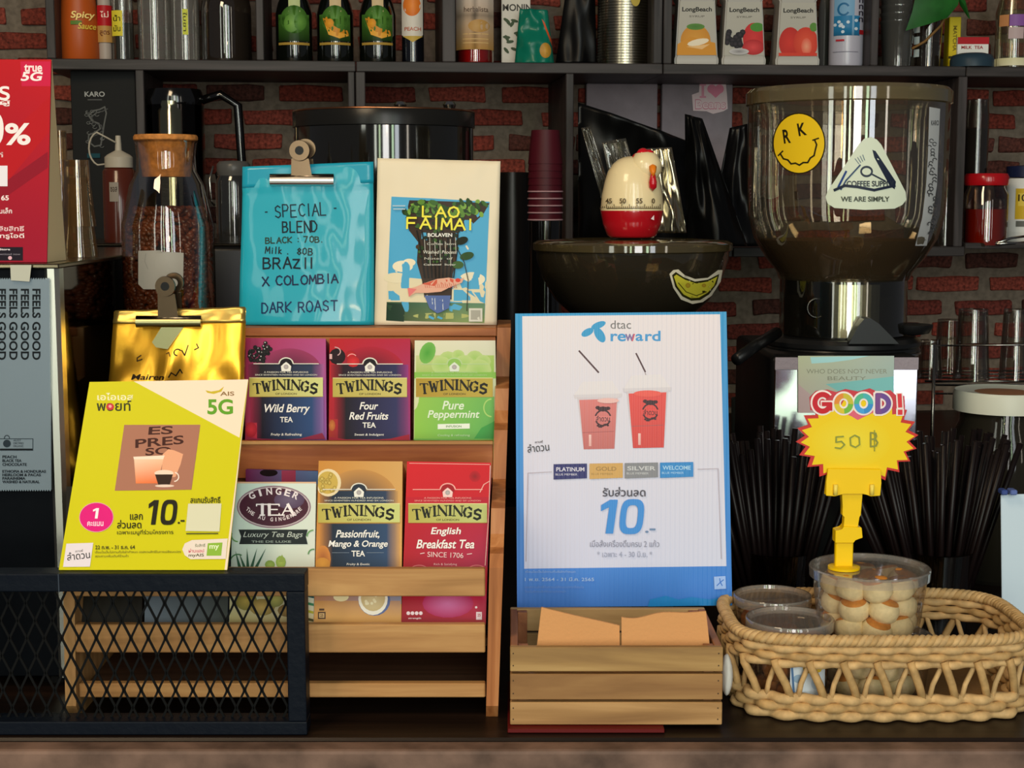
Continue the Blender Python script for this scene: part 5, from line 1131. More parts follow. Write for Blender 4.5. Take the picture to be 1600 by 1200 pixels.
# cork-stoppered jar of beans
D = 1.453; x0 = X(269, D); r = sz(71, D); c = (x0, D, ZTS)
t = thing('bean_jar', 'cork-stoppered glass carafe half full of roasted coffee beans', 'jar', c)
zn = Z(268, D)-ZTS; ztp = Z(224, D)-ZTS; zsh = Z(352, D)-ZTS; nr = sz(47, D)
jp = [(r*.95, 0), (r, .006), (r, zsh), (r*.93, zsh+.012), (r*.80, zn-.012), (nr*.98, zn), (nr*.95, (zn+ztp)/2), (nr*1.0, ztp), (nr*1.03, ztp+.002)]
obj('glass_body', lathe(NB(), [(0, 0)]+jp, c, 56), clear('#f2ede2', '#9a8c74', .9, .02), t, True, auto=60)
zf_ = Z(330, D)-ZTS-.006
obj('bean_fill', lathe(NB(), [(0, .003), (r*.90, .004), (r*.90, zsh), (r*.80, zf_), (0, zf_+.002)], c, 48), mat('#1a100a', .6, bump=1, bscale=220, vary=.6), t, True)
# loose beans: real beans against the glass and heaped on top
bm = NB(); rnd = random.Random(4); bmT = NB(); bmesh.ops.create_uvsphere(bmT, u_segments=8, v_segments=5, radius=1)
me0 = bpy.data.meshes.new('bean'); 
for v in bmT.verts: v.co = Vector((v.co.x*.0052, v.co.y*.0037, v.co.z*.0030-(.0007 if v.co.z > 0 and abs(v.co.y) < .3 else 0)))
bmT.to_mesh(me0); bmT.free()
def bean(p, big=1):
    k = len(bm.verts); bm.from_mesh(me0); bm.verts.ensure_lookup_table()
    M_ = Matrix.Translation(p) @ Matrix.Rotation(rnd.uniform(0, 6.3), 4, 'Z') @ Matrix.Rotation(rnd.uniform(-1, 1), 4, 'X') @ Matrix.Rotation(rnd.uniform(-.8, .8), 4, 'Y')
    bmesh.ops.transform(bm, matrix=M_ @ Matrix.Scale(big, 4), verts=bm.verts[k:])
for k in range(900):
    a = rnd.uniform(math.pi, 2*math.pi); z = rnd.uniform(.006, zf_); rr = r*.92 if z < zsh else r*.92-(z-zsh)*(r*.15)/(max(.001, zf_-zsh))
    bean((x0+math.cos(a)*rr*.97, D+math.sin(a)*rr*.97, ZTS+z))
for k in range(240):
    a = rnd.uniform(0, 6.3); q_ = rnd.random()**.5*r*.76; bean((x0+math.cos(a)*q_, D+math.sin(a)*q_, ZTS+zf_+.002+rnd.random()*.006))
o = obj('coffee_beans', bm, mat('#5c2c18', .35, vary=.5, bscale=90, coat=.3), t, True); o['kind'] = 'stuff'; bpy.data.meshes.remove(me0)
obj('cork_stopper', lathe(NB(), [(0, zn-.005), (nr*.78, zn-.005), (nr*.92, ztp+.001), (nr*1.04, ztp+.003), (nr*1.04, Z(214, D)-ZTS), (nr*1.0, Z(211, D)-ZTS), (0, Z(210, D)-ZTS)], c, 48), mat('#b07238', .75, bump=.6, bscale=160, vary=.35), t, True, auto=40)
q = [P(216, 391, D-r-.0005), P(288, 394, D-r-.0005), P(286, 452, D-r-.0005), P(217, 449, D-r-.0005)]
def pap(A): A.poly([(216, 392), (250, 391), (252, 393), (287, 395), (286, 452), (224, 452), (216, 444)], '#9c968c'); A.line([(228, 396), (226, 408), (231, 420)], .8, '#84807a')
sticker('paper_label', t, (x0, D, 0), r+.0006, (214, 388, 290, 456), D-r, pap, 'torn blank grey paper label', 8)

# coffee bags
def bag(name, label, q4, Dt, Db, zb, m, bulge, thick, draw=None, pm_=None, nu=30, nv=36, cat='coffee bag'):
    q = quad3(*q4, Dt, Db); q[2].z = q[3].z = zb; c0 = (q[2]+q[3])/2
    t = thing(name, label, cat, (c0.x, c0.y, zb)); obj('pouch', pillow(q, bulge, thick, nu, nv), m, t, True)
    if draw: A = Art(q4, qmap(q, bulge), .0004, .000012); draw(A); A.build('front_print', t, pm_ or printmat(.4), 14)
    return t, q
def wr(u, v, s, k=1): return k*(.0016*noise.noise(Vector((u*3+s, v*4, s)))+.0009*noise.noise(Vector((u*9+s, v*7, s+3))))
def bl_blue(u, v): return .009*(math.sin(math.pi*min(1, max(0, u)))**.5)*(1-v)**.6+wr(u, v, 1.3, .9)+.0022*math.sin(3.2*u+4.6*v)*(1-v)*math.sin(math.pi*u)+(.0018 if .86 < v else 0)*1
tb, qb = bag('blue_coffee_bag', 'turquoise paper coffee bag handwritten SPECIAL BLEND, clipped at the top', ((380, 261), (583, 253), (584, 508), (373, 506)), 1.447, 1.432, ZTS, mat('#1f9db2', .34, coat=.35), bl_blue, lambda u, v: .03*(1-v)**.8,
 lambda A: [A.hand('- SPECIAL -', 415, 341, 112, 19, 2.0, '#152a3a', .05, -3), A.hand('BLEND', 443, 364, 54, 17, 2.3, '#16222c', .05, -2), A.hand('BLACK : 70B.', 416, 380, 90, 9, 1.8, '#2a3c30', .05, -1), A.hand('Milk .  80B', 416, 395, 74, 10, 1.8, '#1c2c30', .05, 3),
  A.hand('BRAZIl', 413, 419, 78, 17, 2.6, '#14202c', .05, 0), A.hand('X COLOMBIA', 412, 446, 118, 14, 2.4, '#1c2848', .05, -2), A.hand('DARK ROAST', 411, 488, 118, 16, 2.2, '#1c3058', .05, -1)], printmat(.35))
qf = quad3((379.5, 261), (583.5, 253), (584, 286), (379, 294), 1.4455, 1.4443)
obj('folded_top', pillow(qf, lambda u, v: .0022+.0008*math.sin(u*7), lambda u, v: -.0006, 20, 5), mat('#1c93ae', .32, coat=.3), tb, True)
def bl_w(u, v): return .008*(math.sin(math.pi*min(1, max(0, u)))**.5)*(1-v)**.5+wr(u, v, 4.1, 1.2)
def lao(A):
    A.poly([(612, 308), (765, 316), (757, 507), (604, 503)], '#4fa3cc'); A.poly([(607, 432), (640, 436), (680, 440), (720, 444), (761, 442), (760, 478), (605, 474)], '#dccfae')
    A.ell(630, 418, 16, 9, '#e8dcc0'); A.ell(738, 438, 20, 11, '#e8dcc0'); A.ell(620, 436, 20, 8, '#e0d4b4'); A.ell(640, 412, 10, 6, '#e8dcc0')
    A.grad(0, 0, 0, 0, '#2c4a34', '#5c8468', '#8ca060', '#1e3020', 5, [(605, 474), (758, 476), (757, 507), (604, 503)]); A.ell(690, 496, 44, 5, '#a8ac68'); A.poly([(605, 476), (634, 477), (632, 505), (604, 503)], '#20382a')
    A.poly([(640, 314), (765, 318), (755, 336), (738, 352), (722, 364), (716, 376), (712, 392), (714, 410), (708, 430), (706, 470), (664, 470), (660, 440), (652, 412), (654, 380), (640, 362), (634, 340)], '#3a2a20')
    rr = random.Random(5)
    for k in range(90):
        a = rr.random(); x = 632+a*128; y = 316+rr.random()*(30-abs(a-.5)*20); A.ell(x, y, rr.uniform(3, 8), rr.uniform(2.5, 5), rr.choice(['#2c4a20', '#3c6428', '#5c8434', '#24381c', '#78a044']), None, 8, rot=rr.random()*90)
    for k in range(46):
        x = rr.uniform(652, 718); y = rr.uniform(350, 415); A.ell(x, y, rr.uniform(2, 6), rr.uniform(2, 4), rr.choice(['#243c1c', '#1e2a18', '#3c5c28', '#46301e']), None, 8)
    for k in range(9): x = 652+k*8; A.line([(x, 362+rr.random()*6), (x+3+(k-4)*-1.2, 400), (x+(4-k)*2.4+3, 436)], 2.0, '#181412')
    for k in range(7): x = 664+k*8; A.line([(x, 366+rr.random()*14), (x+1, 392+rr.random()*30)], 1.0, '#b8b4a8')
    A.ell(722, 378, 10, 6, '#1c2418', rot=-20); A.ell(730, 402, 11, 6, '#2c4a20', rot=-15); A.ell(716, 416, 9, 6, '#3c5c28'); A.line([(716, 392), (726, 412), (732, 440), (730, 488)], 1.2, '#2c2418')
    A.poly([(664, 464), (705, 464), (702, 484), (690, 490), (684, 492), (672, 484)], '#5468a0'); 
    for k in range(5): A.line([(676+k*4, 468), (677+k*4, 486)], 1.1, '#d0d4d8')
    A.poly([(638, 454), (652, 450), (666, 444), (684, 438), (702, 436), (716, 439), (726, 436), (722, 444), (706, 450), (690, 458), (668, 460), (650, 460), (640, 466)], '#e0a890'); A.poly([(660, 446), (684, 439), (704, 437), (716, 442), (704, 446), (684, 450)], '#cf5840')
    for k in range(16): A.line([(664+k*3.2, 444+(k % 2)*2), (666+k*3.2, 452)], .8, '#c85a48')
    A.poly([(638, 452), (652, 454), (640, 466)], '#e07878'); A.ell(716, 440, 4, 3, '#d8402c')
    A.hand('LAO', 661, 340, 56, 16, 3.0, '#ece04a', .03, 1); A.hand('FAIMAI', 637, 359, 102, 17, 3.0, '#ece04a', .03, 1); A.text('BOLAVEN', 688, 369, 38, 6, '#e8e4dc', .03)
    A.text('Coffee farm', 690, 383, 44, 3.6, '#c8c4b8', .0); A.text('Washed  Process', 688, 396, 52, 5, '#e0dcd0', .0, .2); A.text('Notes  of', 686, 406, 44, 3.6, '#c8c4b8'); A.text('Caramel  Sugar', 688, 416, 50, 3.6, '#d8d4c8', .01); A.rect(614, 322, 634, 324, '#a8c4d4'); A.rect(615, 327, 634, 329, '#a8c4d4')
    A.rect(733, 484, 754, 505, '#d4d0c4'); A.rect(736, 487, 751, 502, '#a8a498')
tw, qw = bag('white_coffee_bag', 'cream coffee bag with a tree and fish painting, yellow lettering', ((590, 247), (782, 252), (776, 510), (585, 510)), 1.447, 1.432, ZTS, mat('#e2d3b8', .42), bl_w, lambda u, v: .03*(1-v)**.8, lao)
def bl_g(u, v): return .010*(math.sin(math.pi*min(1, max(0, u)))**.6)*(1-v*.9)**.6+wr(u, v, 7.7, 3.2)+.004*max(0, .1-abs(u-.42-.2*(v-.5)))/.1
gold = mat('#f2b234', .30, metal=.8, bump=.2, bscale=25)
tg_, qg = bag('gold_coffee_bag', 'shiny gold foil coffee bag with a bulldog clip, behind the lime sign', ((178, 487), (384, 481), (374, 752), (158, 752)), 1.352, 1.342, .1658, gold, bl_g, lambda u, v: .022*(1-v)**.8,
 lambda A: [A.line([(222, 556), (216, 560), (216, 565), (224, 562)], 1.8, '#3a2a14'), A.line([(264, 553), (268, 551), (270, 557)], 1.6, '#5a4220'), A.arc(281, 551, 5, 5, 90, 330, 1.8, '#1e1812'), A.line([(287, 548), (291, 556), (296, 540)], 1.8, '#1e1812'), A.line([(309, 538), (312, 544), (306, 547)], 1.8, '#1e1812'),
  A.text('Mairen', 235, 590, 52, 9, '#2a1c10', .02, .3), A.line([(268, 590), (272, 583), (278, 588), (284, 578), (287, 584)], 1.8, '#1e1812')], printmat(.4), 26, 34)
gf = NB(); g4 = quad3((180, 486), (383, 480), (384, 504), (177, 506), 1.350, 1.3455)
obj('folded_flap', pillow(g4, lambda u, v: .0015+.0018*noise.noise(Vector((u*7, v*2, 3))), lambda u, v: .001, 24, 6), mat('#b89a50', .3, metal=.8), tg_, True)
def bclip(label, px, py, wpx, D, m, m2, ringpx, rpy, rot=0, up=True, tail=True):
    """bulldog clip: gripping bar, folded plates and a round finger loop"""
    s = D/F; x0 = X(px, D); zc = P(800, py, D).z; t = thing('bulldog_clip', label, 'clip', (x0, D, zc), 0, 'bulldog clips on the coffee bags')
    hw = wpx*s/2; bm = NB(); hh = 7.5*s
    pr = [(D-.0085, zc+hh)]+[(D-.009-.0042*math.sin(math.pi*k/8), zc+hh*math.cos(math.pi*k/8)*1.0) for k in range(9)]+[(D-.0075, zc-hh*1.05), (D-.0070, zc-hh*.9)]
    prism(bm, pr, 0, x0-hw, x0+hw); o = obj('jaw', bm, m, t)
    bm = NB(); prism(bm, [(2*D-.002-a+.004, b_) for a, b_ in pr][::-1], 0, x0-hw, x0+hw); obj('jaw', bm, m, t)
    obj('spine', tube(NB(), [(x0-hw, D-.0095, zc+hh*1.0), (x0+hw, D-.0095, zc+hh*1.0)], .0022, 10), m2, t, True)
    # neck and loops
    rx = X(ringpx, D); rz = P(800, rpy, D).z; nb_ = NB()
    w0 = 14*s
    prism(nb_, [(x0-w0*1.15, zc+hh*.8), (rx-w0*.95, rz-12*s), (rx+w0*.95, rz-12*s), (x0+w0*1.15, zc+hh*.8)], 1, D-.0115, D-.0095); obj('neck', nb_, m2, t)
    nb_ = NB(); prism(nb_, [(x0-w0*1.1, zc+hh*.8), (rx-w0*.9+.002, rz-12*s), (rx+w0*.9+.002, rz-12*s), (x0+w0*1.1, zc+hh*.8)], 1, D+.006, D+.008); obj('neck', nb_, m2, t)
    for dy, ds in ((-.012, 1), (.008, 1.02)):
        R = 16*s*ds; cup = NB(); lathe(cup, [(R*.42, .0036), (R*.45, .0004), (R*.6, -.0016), (R*.8, -.0022), (R*.95, -.0006), (R, .0016), (R*.96, .0036), (R*.42, .0036)], (0, 0, 0), 36)
        fs = cup.verts[:]; cup.transform(Matrix.Translation((rx+(.003 if dy > 0 else 0), D+dy, rz+(.002 if dy > 0 else 0))) @ Matrix.Rotation(math.radians(90), 4, 'X')); obj('finger_loop', cup, m2, t, True, auto=60)
        if ds == 1:
            hb_ = lathe(NB(), [(0, .0030), (R*.43, .0030), (R*.43, .0035), (0, .0035)], (0, 0, 0), 24); hb_.transform(Matrix.Translation((rx, D+dy, rz)) @ Matrix.Rotation(math.radians(90), 4, 'X')); obj('loop_shade_disc', hb_, black, t)  # solid black disc paints the shade inside the hollow loop
    if tail:
        nb_ = NB(); prism(nb_, [(x0-11*s, zc-hh*.9), (x0-26*s, zc-30*s), (x0-20*s, zc-38*s), (x0-2*s, zc-41*s), (x0+6*s, zc-30*s), (x0+24*s, zc-hh*.9)], 1, D-.0118, D-.0102); obj('tab', nb_, m, t)
    return t
chrome = mat('#e8e4e0', .32, metal=1); chromed = mat('#6e5a48', .2, metal=1); brassy = mat('#a8a478', .3, metal=1); brd_ = mat('#7a6650', .2, metal=1)
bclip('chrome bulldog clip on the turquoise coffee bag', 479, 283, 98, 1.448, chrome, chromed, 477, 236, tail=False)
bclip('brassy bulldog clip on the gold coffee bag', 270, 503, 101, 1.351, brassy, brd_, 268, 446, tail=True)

# ---------------- black mesh frame in front ----------------
fm = mat('#0c121c', .45, spec=.12, bump=.25, bscale=120); D = 1.145
zF = Z(897, D); t = thing('mesh_screen', 'black metal frame filled with diamond wire mesh along the counter front', 'screen', (X(150, D), D+.01, 0))
xR = X(471, D); xl = -.47; zb1, zt0 = Z(1128, D), Z(925, D)
obj('top_bar', B(xl, xR, D, D+.022, zt0, zF, .001, 2), fm, t); obj('bottom_bar', B(xl, xR, D, D+.022, .0005, zb1, .001, 2), fm, t)
obj('end_post', B(X(441, D), xR-.0003, D+.0003, D+.0215, zb1, zt0, .001, 2), fm, t); obj('end_post', B(xl, xl+.014, D+.0003, D+.0215, zb1, zt0, .001, 2), fm, t)
obj('corner_seam', B(X(80, D), X(81.5, D), D-.0006, D, zt0, zF), mat('#3c4450', .4), t)
def meshpanel(px0, px1):
    bm = NB(); Dm = D+.012; a = sz(27.8, Dm); hgt = sz(57.5, Dm); x0 = X(px0, Dm); x1 = X(px1, Dm); ny = int((zt0-zb1)/(hgt/2))+2; nx = int((x1-x0)/a)+2
    th, dp = .00085, .0012
    def strut(p, q_):
        d = (q_-p); L = d.length; d.normalize(); n = Vector((-d.z, 0, d.x))*th
        v = []
        for s_, e in ((p, 0), (q_, 0)):
            for dy in (-dp/2, dp/2): v += [bm.verts.new(s_+n+Vector((0, dy, 0))), bm.verts.new(s_-n+Vector((0, dy, 0)))]
        for f in ((0, 1, 5, 4), (2, 6, 7, 3), (0, 4, 6, 2), (1, 3, 7, 5)): bm.faces.new([v[i] for i in f])
    for j in range(ny):
        for i in range(nx):
            xc = x0+i*a+(a/2 if j % 2 else 0); z1_ = zt0+.002-j*hgt/2; z2_ = z1_-hgt/2
            if z2_ < zb1-.004: z2_ = zb1-.004; fr_ = (z1_-z2_)/(hgt/2)
            else: fr_ = 1
            for sg in (-1, 1):
                xe = xc+sg*a/2*fr_
                if xc > x1 or xe > x1 or xe < x0 or xc < x0: continue
                m_ = Vector((xc+sg*a*.06*fr_, Dm, z1_-hgt*.06*fr_)); m2_ = Vector((xe-sg*a*.06*fr_, Dm, z2_+hgt*.06*fr_))
                strut(Vector((xc+sg*.0004, Dm, z1_)), m_); strut(m_, m2_); strut(m2_, Vector((xe-sg*.0004, Dm, z2_)))
    return bm
o = obj('wire_mesh', meshpanel(-180, 458), mat('#040506', .8, spec=.2), t)
# lime sign leaning back on the frame
q4 = ((140, 597), (388, 593), (355, 893), (92, 891)); q = quad3(*q4, 1.232, 1.1565); q[2].z = q[3].z = zF+.0004
t = thing('lime_sign', 'lime green 5G reward sign leaning back on the mesh screen', 'sign', (q[2]+q[3])/2)
obj('board', slab(q, .0022, .0004), mat('#cbc40e', .4), t)
pb = NB(); 
st_ = [bil(q, .5, .55)-qn(q)*.0024, bil(q, .5, .50)-qn(q)*.0024]
A = Art(q4, qmap(q)); A.full('#cfc60a'); A.poly([(209, 596), (388, 593), (374, 688)], '#f4dcc4'); A.poly([(383, 640), (388, 593), (355, 893), (351, 893)], '#f0d8c0')
A.text('เอไอเอส', 180, 621, 56, 12, '#eee8c0', .02); A.text('พอยท์', 178, 636, 54, 17, '#2c3410', .03); A.ell(172, 637.5, 6.2, 5.5, '#c82c3c'); A.ell(172, 637, 2.5, 2.5, '#e8a0a0')
A.poly([(321, 611), (330, 613), (342, 611), (350, 605), (346, 613), (334, 617), (324, 615)], '#c8b02c'); A.text('AIS', 355, 616.5, 22, 7, '#8c6c44', .02); A.text('5G', 344, 638, 40, 25, '#5c9c24', .05)
A.poly([(194, 667), (313, 667), (299, 770), (179, 771)], '#a8705c')
A.text('ES', 251, 676, 38, 13, '#3c1414', .02, .15, -2); A.text('PRES', 249, 694, 76, 14, '#3c1414', .02, .1, -5); A.text('SO', 247, 709, 40, 12, '#3c1414', .02, .1, -4)
A.poly([(254, 714), (263, 706), (272, 708), (286, 714), (282, 730), (274, 750), (252, 752)], '#e8a480'); A.grad(0, 0, 0, 0, '#f4d0b4', '#f0c4a0', '#e86c38', '#ec7c44', 4, [(209, 719), (256, 718), (246, 760), (212, 760)])
A.poly([(208, 718), (257, 716), (255, 722), (209, 722)], '#f4dcc8'); A.ell(256, 744, 15, 5, '#f0d4c0'); A.poly([(242, 746), (270, 746), (265, 762), (247, 762)], '#2c1812'); A.arc(272, 750, 7, 7, -80, 90, 1.8, '#f0dcd0'); A.ell(257, 764, 15, 2.2, '#e8ccbc')
A.ell(150.5, 812, 27, 23, '#e0a0b0', n=30); A.ell(150.5, 812, 26, 22, '#e0147c', n=30); A.one(149, 806, 9, 16, '#f8e8f0', .14); A.text('คะแนน', 149, 822, 25, 7, '#f8e0ec', .03)
A.one(238, 805, 15, 38, '#16160c', .14); A.zero(264, 805, 25, 39, 6.6, '#16160c', .12); A.text('.-', 283, 820, 11, 6, '#2c2c10', .03); A.text('แลก', 213, 812, 20, 9, '#1c1c0c', .03); A.text('ส่วนลด', 202, 823, 38, 13, '#1c1c0c', .03); A.text('เฉพาะเมนูที่ร่วมโครงการ', 227, 836, 88, 9, '#3c3c14', .01)
A.text('สแกนรับสิทธิ์', 321, 786, 47, 10, '#2c2c14', .02); A.poly([(294, 792), (346, 792), (343, 835), (290, 834)], '#d8d4b8'); A.rect(291, 837, 341, 839, '#5c5c24')
A.poly([(104, 852), (146, 851), (141, 887), (99, 887)], '#e4d8e0'); A.text('คาเฟ่', 124, 863, 12, 4, '#4c4848', .01, rot=-6); A.text('ลำดวน', 123, 870, 36, 12, '#2c2c30', .01, rot=-6)
A.text('22 ก.พ. - 31 ธ.ค. 64', 180, 858, 62, 6, '#3c3c18', .03); A.text('เงื่อนไขเป็นไปตามที่บริษัทกำหนด ขอสงวนสิทธิ์ในการเปลี่ยนแปลง', 216, 865, 134, 4, '#5c5c28'); A.text('สอบถามเพิ่มเติมที่ร้านค้า', 175, 871, 52, 4, '#5c5c28')
A.poly([(300, 848), (356, 846), (353, 877), (298, 877), (289, 871), (285, 862), (289, 853)], '#e8d8cc'); A.text('รับสิทธิ์', 313, 856, 16, 5, '#4c5c2c', .01); A.text('ผ่านแอป', 307, 864, 24, 6, '#c83c5c', .02); A.text('myAIS', 307, 871.5, 24, 6, '#4c4c2c', .02); A.poly([(325, 853), (348, 852), (346, 872), (323, 872)], '#8cb43c'); A.text('my', 335, 860, 15, 8, '#e8f0c8', .02)
A.build('sign_print', t, printmat(.38))
lg = NB(); tube(lg, [bil(q, .45, .6)-qn(q)*.004, Vector((bil(q, .45, 0).x, 1.163, zF+.002))], .0012, 6); obj('prop_wire', lg, chromed, t, True)

# ---------------- blue-framed reward sign ----------------
q4 = ((805, 490), (1135, 487), (1144, 946), (808, 949)); q = quad3(*q4, 1.318, 1.300)
t = thing('reward_sign', 'large white blue-framed reward sign behind the napkin crate', 'sign', ((q[2]+q[3])/2).xy.to_3d())
obj('board', slab(q, .010, .0006), mat('#2a86c4', .35), t)
obj('stand_foot', B(q[3].x+.03, q[2].x-.03, 1.306, 1.36, 0, .004, .001), mat('#2a2c30', .4), t); obj('stand_leg', B(q[3].x+.05, q[2].x-.05, 1.312, 1.316, .003, q[3].z+.06), mat('#2a2c30', .4), t)
ribm, n, l, b = nodes('corrugated_print'); a = n.new('ShaderNodeVertexColor'); a.layer_name = 'Col'; l.new(a.outputs[0], b.inputs[0]); b.inputs['Roughness'].default_value = .38; b.inputs['Specular IOR Level'].default_value = .3
tc = n.new('ShaderNodeTexCoord'); wv = n.new('ShaderNodeTexWave'); wv.inputs['Scale'].default_value = 78; wv.bands_direction = 'X'; l.new(tc.outputs['Object'], wv.inputs['Vector'])
bp = n.new('ShaderNodeBump'); bp.inputs['Strength'].default_value = .35; bp.inputs['Distance'].default_value = .0006; l.new(wv.outputs['Fac'], bp.inputs['Height']); l.new(bp.outputs[0], b.inputs['Normal'])
A = Art(q4, qmap(q)); A.grad(0, 0, 0, 0, '#2a94cc', '#2a90c8', '#3a7cd8', '#4c84e0', 4, [tuple(p) for p in A.q]); A.grad(0, 0, 0, 0, '#e2d9de', '#e2d6dc', '#cfd2ea', '#d0d2ee', 6, [(816, 494), (1125, 491), (1135, 884), (819, 888)])  # bluish reflected light on the lower half is painted into the white gradient
A.ell(918, 519, 10.5, 5.5, '#2e96cc', rot=-28); A.ell(937, 523, 13, 7, '#2e96cc', rot=58); A.ell(935, 508, 12, 5, '#2e96cc', rot=-22); A.line([(922, 516), (929, 512), (930, 518)], 2.6, '#2e96cc')
A.text('dtac', 970, 507, 32, 13, '#6a6668', .0); A.text('re', 966, 527, 24, 12, '#3a92d0', .02); A.text('w', 984, 527, 15, 11, '#7c6aa0', .02); A.text('a', 999, 527, 12, 11, '#d05a5c' if 0 else '#3a92d0', .02); A.text('rd', 1020, 524.5, 24, 16, '#3a92d0', .02); A.line([(988, 532), (991, 522)], 2, '#d05060')
A.line([(905, 548), (935, 581)], 2.6, '#4c2c34'); A.line([(994, 552), (1008, 580)], 2.4, '#4c2c34'); A.line([(1008, 582), (1014, 600)], 1.4, '#a09498')
for x0, x1, yt, yb, ca, cb_, bx0, bx1 in ((902, 966, 620, 700, '#d87a78', '#c06a68', 912, 960), (979, 1043, 610, 698, '#e04c48', '#d04440', 989, 1037)):
    A.poly([(x0-5, yt-3), (x0+8, yt-24), (x1-10, yt-26), (x1+5, yt-5)], '#e0d8de'); A.poly([(x0-6, yt-4), (x1+6, yt-6), (x1+5, yt), (x0-4, yt+2)], '#d4ccd4'); A.poly([(x0, yt), (bx0, yb+1), (bx1, yb), (x1, yt)], '#d0c4cc')
    A.grad(0, 0, 0, 0, ca, ca, cb_, cb_, 4, [(x0+3, yt+4), (x1-2, yt+2), (bx1, yb), (bx0, yb+1)]); A.line([(x0+8, yt+55), (x1-7, yt+53)], 1, '#a8585a'); A.grad(bx0+8, yb-22, bx0+12, yb-4, '#f0c8c4', '#e8b8b4', '#e0a8a4', '#e0a8a4', 2)
    cx, cy = (x0+x1)/2+(8 if x0 < 950 else 5), yt+32; A.arc(cx, cy, 12, 12, 0, 360, 2.4, '#3c1a24'); A.rect(cx-14, cy-3, cx+14, cy+5, ca); A.text('ลำดวน', cx, cy+1, 22, 9, '#3c1a24', .03); A.ell(cx, cy-14, 9, 4, '#3c1a24', None, 8); A.ell(cx-8, cy-16, 4, 3, '#3c1a24', None, 6); A.ell(cx+8, cy-15, 4, 3, '#3c1a24', None, 6)
    for k in range(7): A.ell(cx-8+k*2.6, cy+12+math.sin(k)*2, 2, 1.6, '#3c1a24', None, 6)
A.ell(950, 625, 17, 4, '#e8b8b4') ; A.ell(1012, 614, 22, 5, '#e85a50')
A.text('คาเฟ่', 842, 689, 12, 4, '#3c3c44', .01, rot=-6); A.text('ลำดวน', 841, 698, 34, 13, '#3c3c44', .01, rot=-6)
A.line([(822, 876), (825, 738), (862, 736)], 1.1, '#b8aebc'); A.line([(1090, 732), (1122, 731), (1127, 872)], 1.1, '#b8aebc')
for x, col, s, tc_ in ((865, '#2c2c6c', 'PLATINUM', '#d8d4e4'), (921, '#cfa25c', 'GOLD', '#a07c44'), (976, '#85858c', 'SILVER', '#c8c8cc'), (1031, '#2e86cc', 'WELCOME', '#a8d0f0')):
    A.poly([(x, 724-(x-865)*.015), (x+52, 723-(x-865)*.015), (x+52, 746-(x-865)*.015), (x, 748-(x-865)*.015)], col); A.text(s, x+26, 732-(x-865)*.015, 44 if len(s) > 5 else 32, 6.5, tc_, .02); A.text('BLUE MEMBER', x+20, 740-(x-865)*.015, 34, 3.2, tc_, .0)
A.text('รับส่วนลด', 975, 767, 67, 15, '#4c4a58', .025); A.one(949, 806, 25, 53, '#3c8cdc', .14); A.zero(987, 806, 37, 55, 9.5, '#3c8cdc', .10); A.text('.-', 1016, 828, 16, 7, '#6c88b0', .02)
A.text('เมื่อสั่งเครื่องดื่มครบ 2 แก้ว', 976, 848, 108, 11, '#8c90a8', .0); A.text('* เฉพาะ 4 - 30 มิ.ย. *', 976, 865, 86, 9, '#9ca4c0', .0)
A.text('เงื่อนไขเป็นไปตามที่บริษัทกำหนด', 860, 892, 78, 4, '#9cbcf0'); A.text('1 พ.ย. 2564 - 31 มี.ค. 2565', 874, 904, 108, 6, '#a8c8f4', .01); A.text('ขอสงวนสิทธิ์ในการเปลี่ยนแปลงเงื่อนไข', 866, 916, 92, 4, '#7ca4ec'); A.text('โดยไม่ต้องแจ้งให้ทราบล่วงหน้า', 852, 923, 64, 4, '#7ca4ec')
A.poly([(1115, 900), (1133, 899), (1134, 919), (1116, 920)], '#9cbcf4'); A.line([(1120, 914), (1125, 909), (1130, 905)], 1.6, '#3c74d0'); A.line([(1124, 903), (1125, 909), (1128, 914)], 1.6, '#3c74d0')
A.poly([(1015, 936), (1040, 930), (1060, 936), (1080, 932), (1110, 936), (1140, 930), (1143, 945), (1012, 947)], '#1c84d0')
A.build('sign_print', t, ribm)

# ---------------- napkin crate ----------------
Dn = 1.158; xL, xRr = X(797, Dn), X(1137, Dn); Db_ = 1.277; H0 = .0042; zn1 = Z(1021, Dn)
CW = wood('#9a7a50', '#b39264', '#c4a274', 0, .6, .5, 'crate_wood'); CWd = wood('#7c4c34', '#94603f', '#a8704a', 1, .6, .6, 'crate_side_wood')
t = thing('napkin_crate', 'small slatted wooden crate holding brown napkins in front of the blue-framed sign', 'crate', ((xL+xRr)/2, (Dn+Db_)/2, H0))
rows = [(1021, 1059), (1063, 1103), (1107, 1142)]
zs_ = [(Z(b_, Dn), Z(a, Dn)) for a, b_ in rows]; off = H0-zs_[2][0]
zs_ = [(a+off, b_+off) for a, b_ in zs_]
cols = ['#a8895a', '#a08058', '#a8865a']
for i, (z0, z1) in enumerate(zs_):
    m = wood(*[('#8a6840', '#a5814f', '#b8945f'), ('#75502f', '#946c42', '#a88050'), ('#85603a', '#a27a4c', '#bc9260')][i], 0, .6, .5, 'crate_slat')
    obj('front_slat', B(xL, xRr, Dn, Dn+.006, z0, z1, .0006), m, t); obj('rear_slat', B(xL, xRr, Db_-.006, Db_, z0, z1, .0006), CW, t)
    obj('side_slat', B(xL+.0002, xL+.006, Dn+.0062, Db_-.0062, z0, z1, .0005), CWd, t); obj('side_slat', B(xRr-.006, xRr-.0002, Dn+.0062, Db_-.0062, z0, z1, .0005), CWd, t)
    for px in (802, 1130):
        for k in (.25, .75): obj('nail', lathe(NB(), [(0, 0), (.0009, 0)], (0, 0, 0), 8) if 0 else B(X(px, Dn)-.0005, X(px, Dn)+.0005, Dn-.0002, Dn, z0+(z1-z0)*k-.0005, z0+(z1-z0)*k+.0005), mat('#4a3826', .6), t)
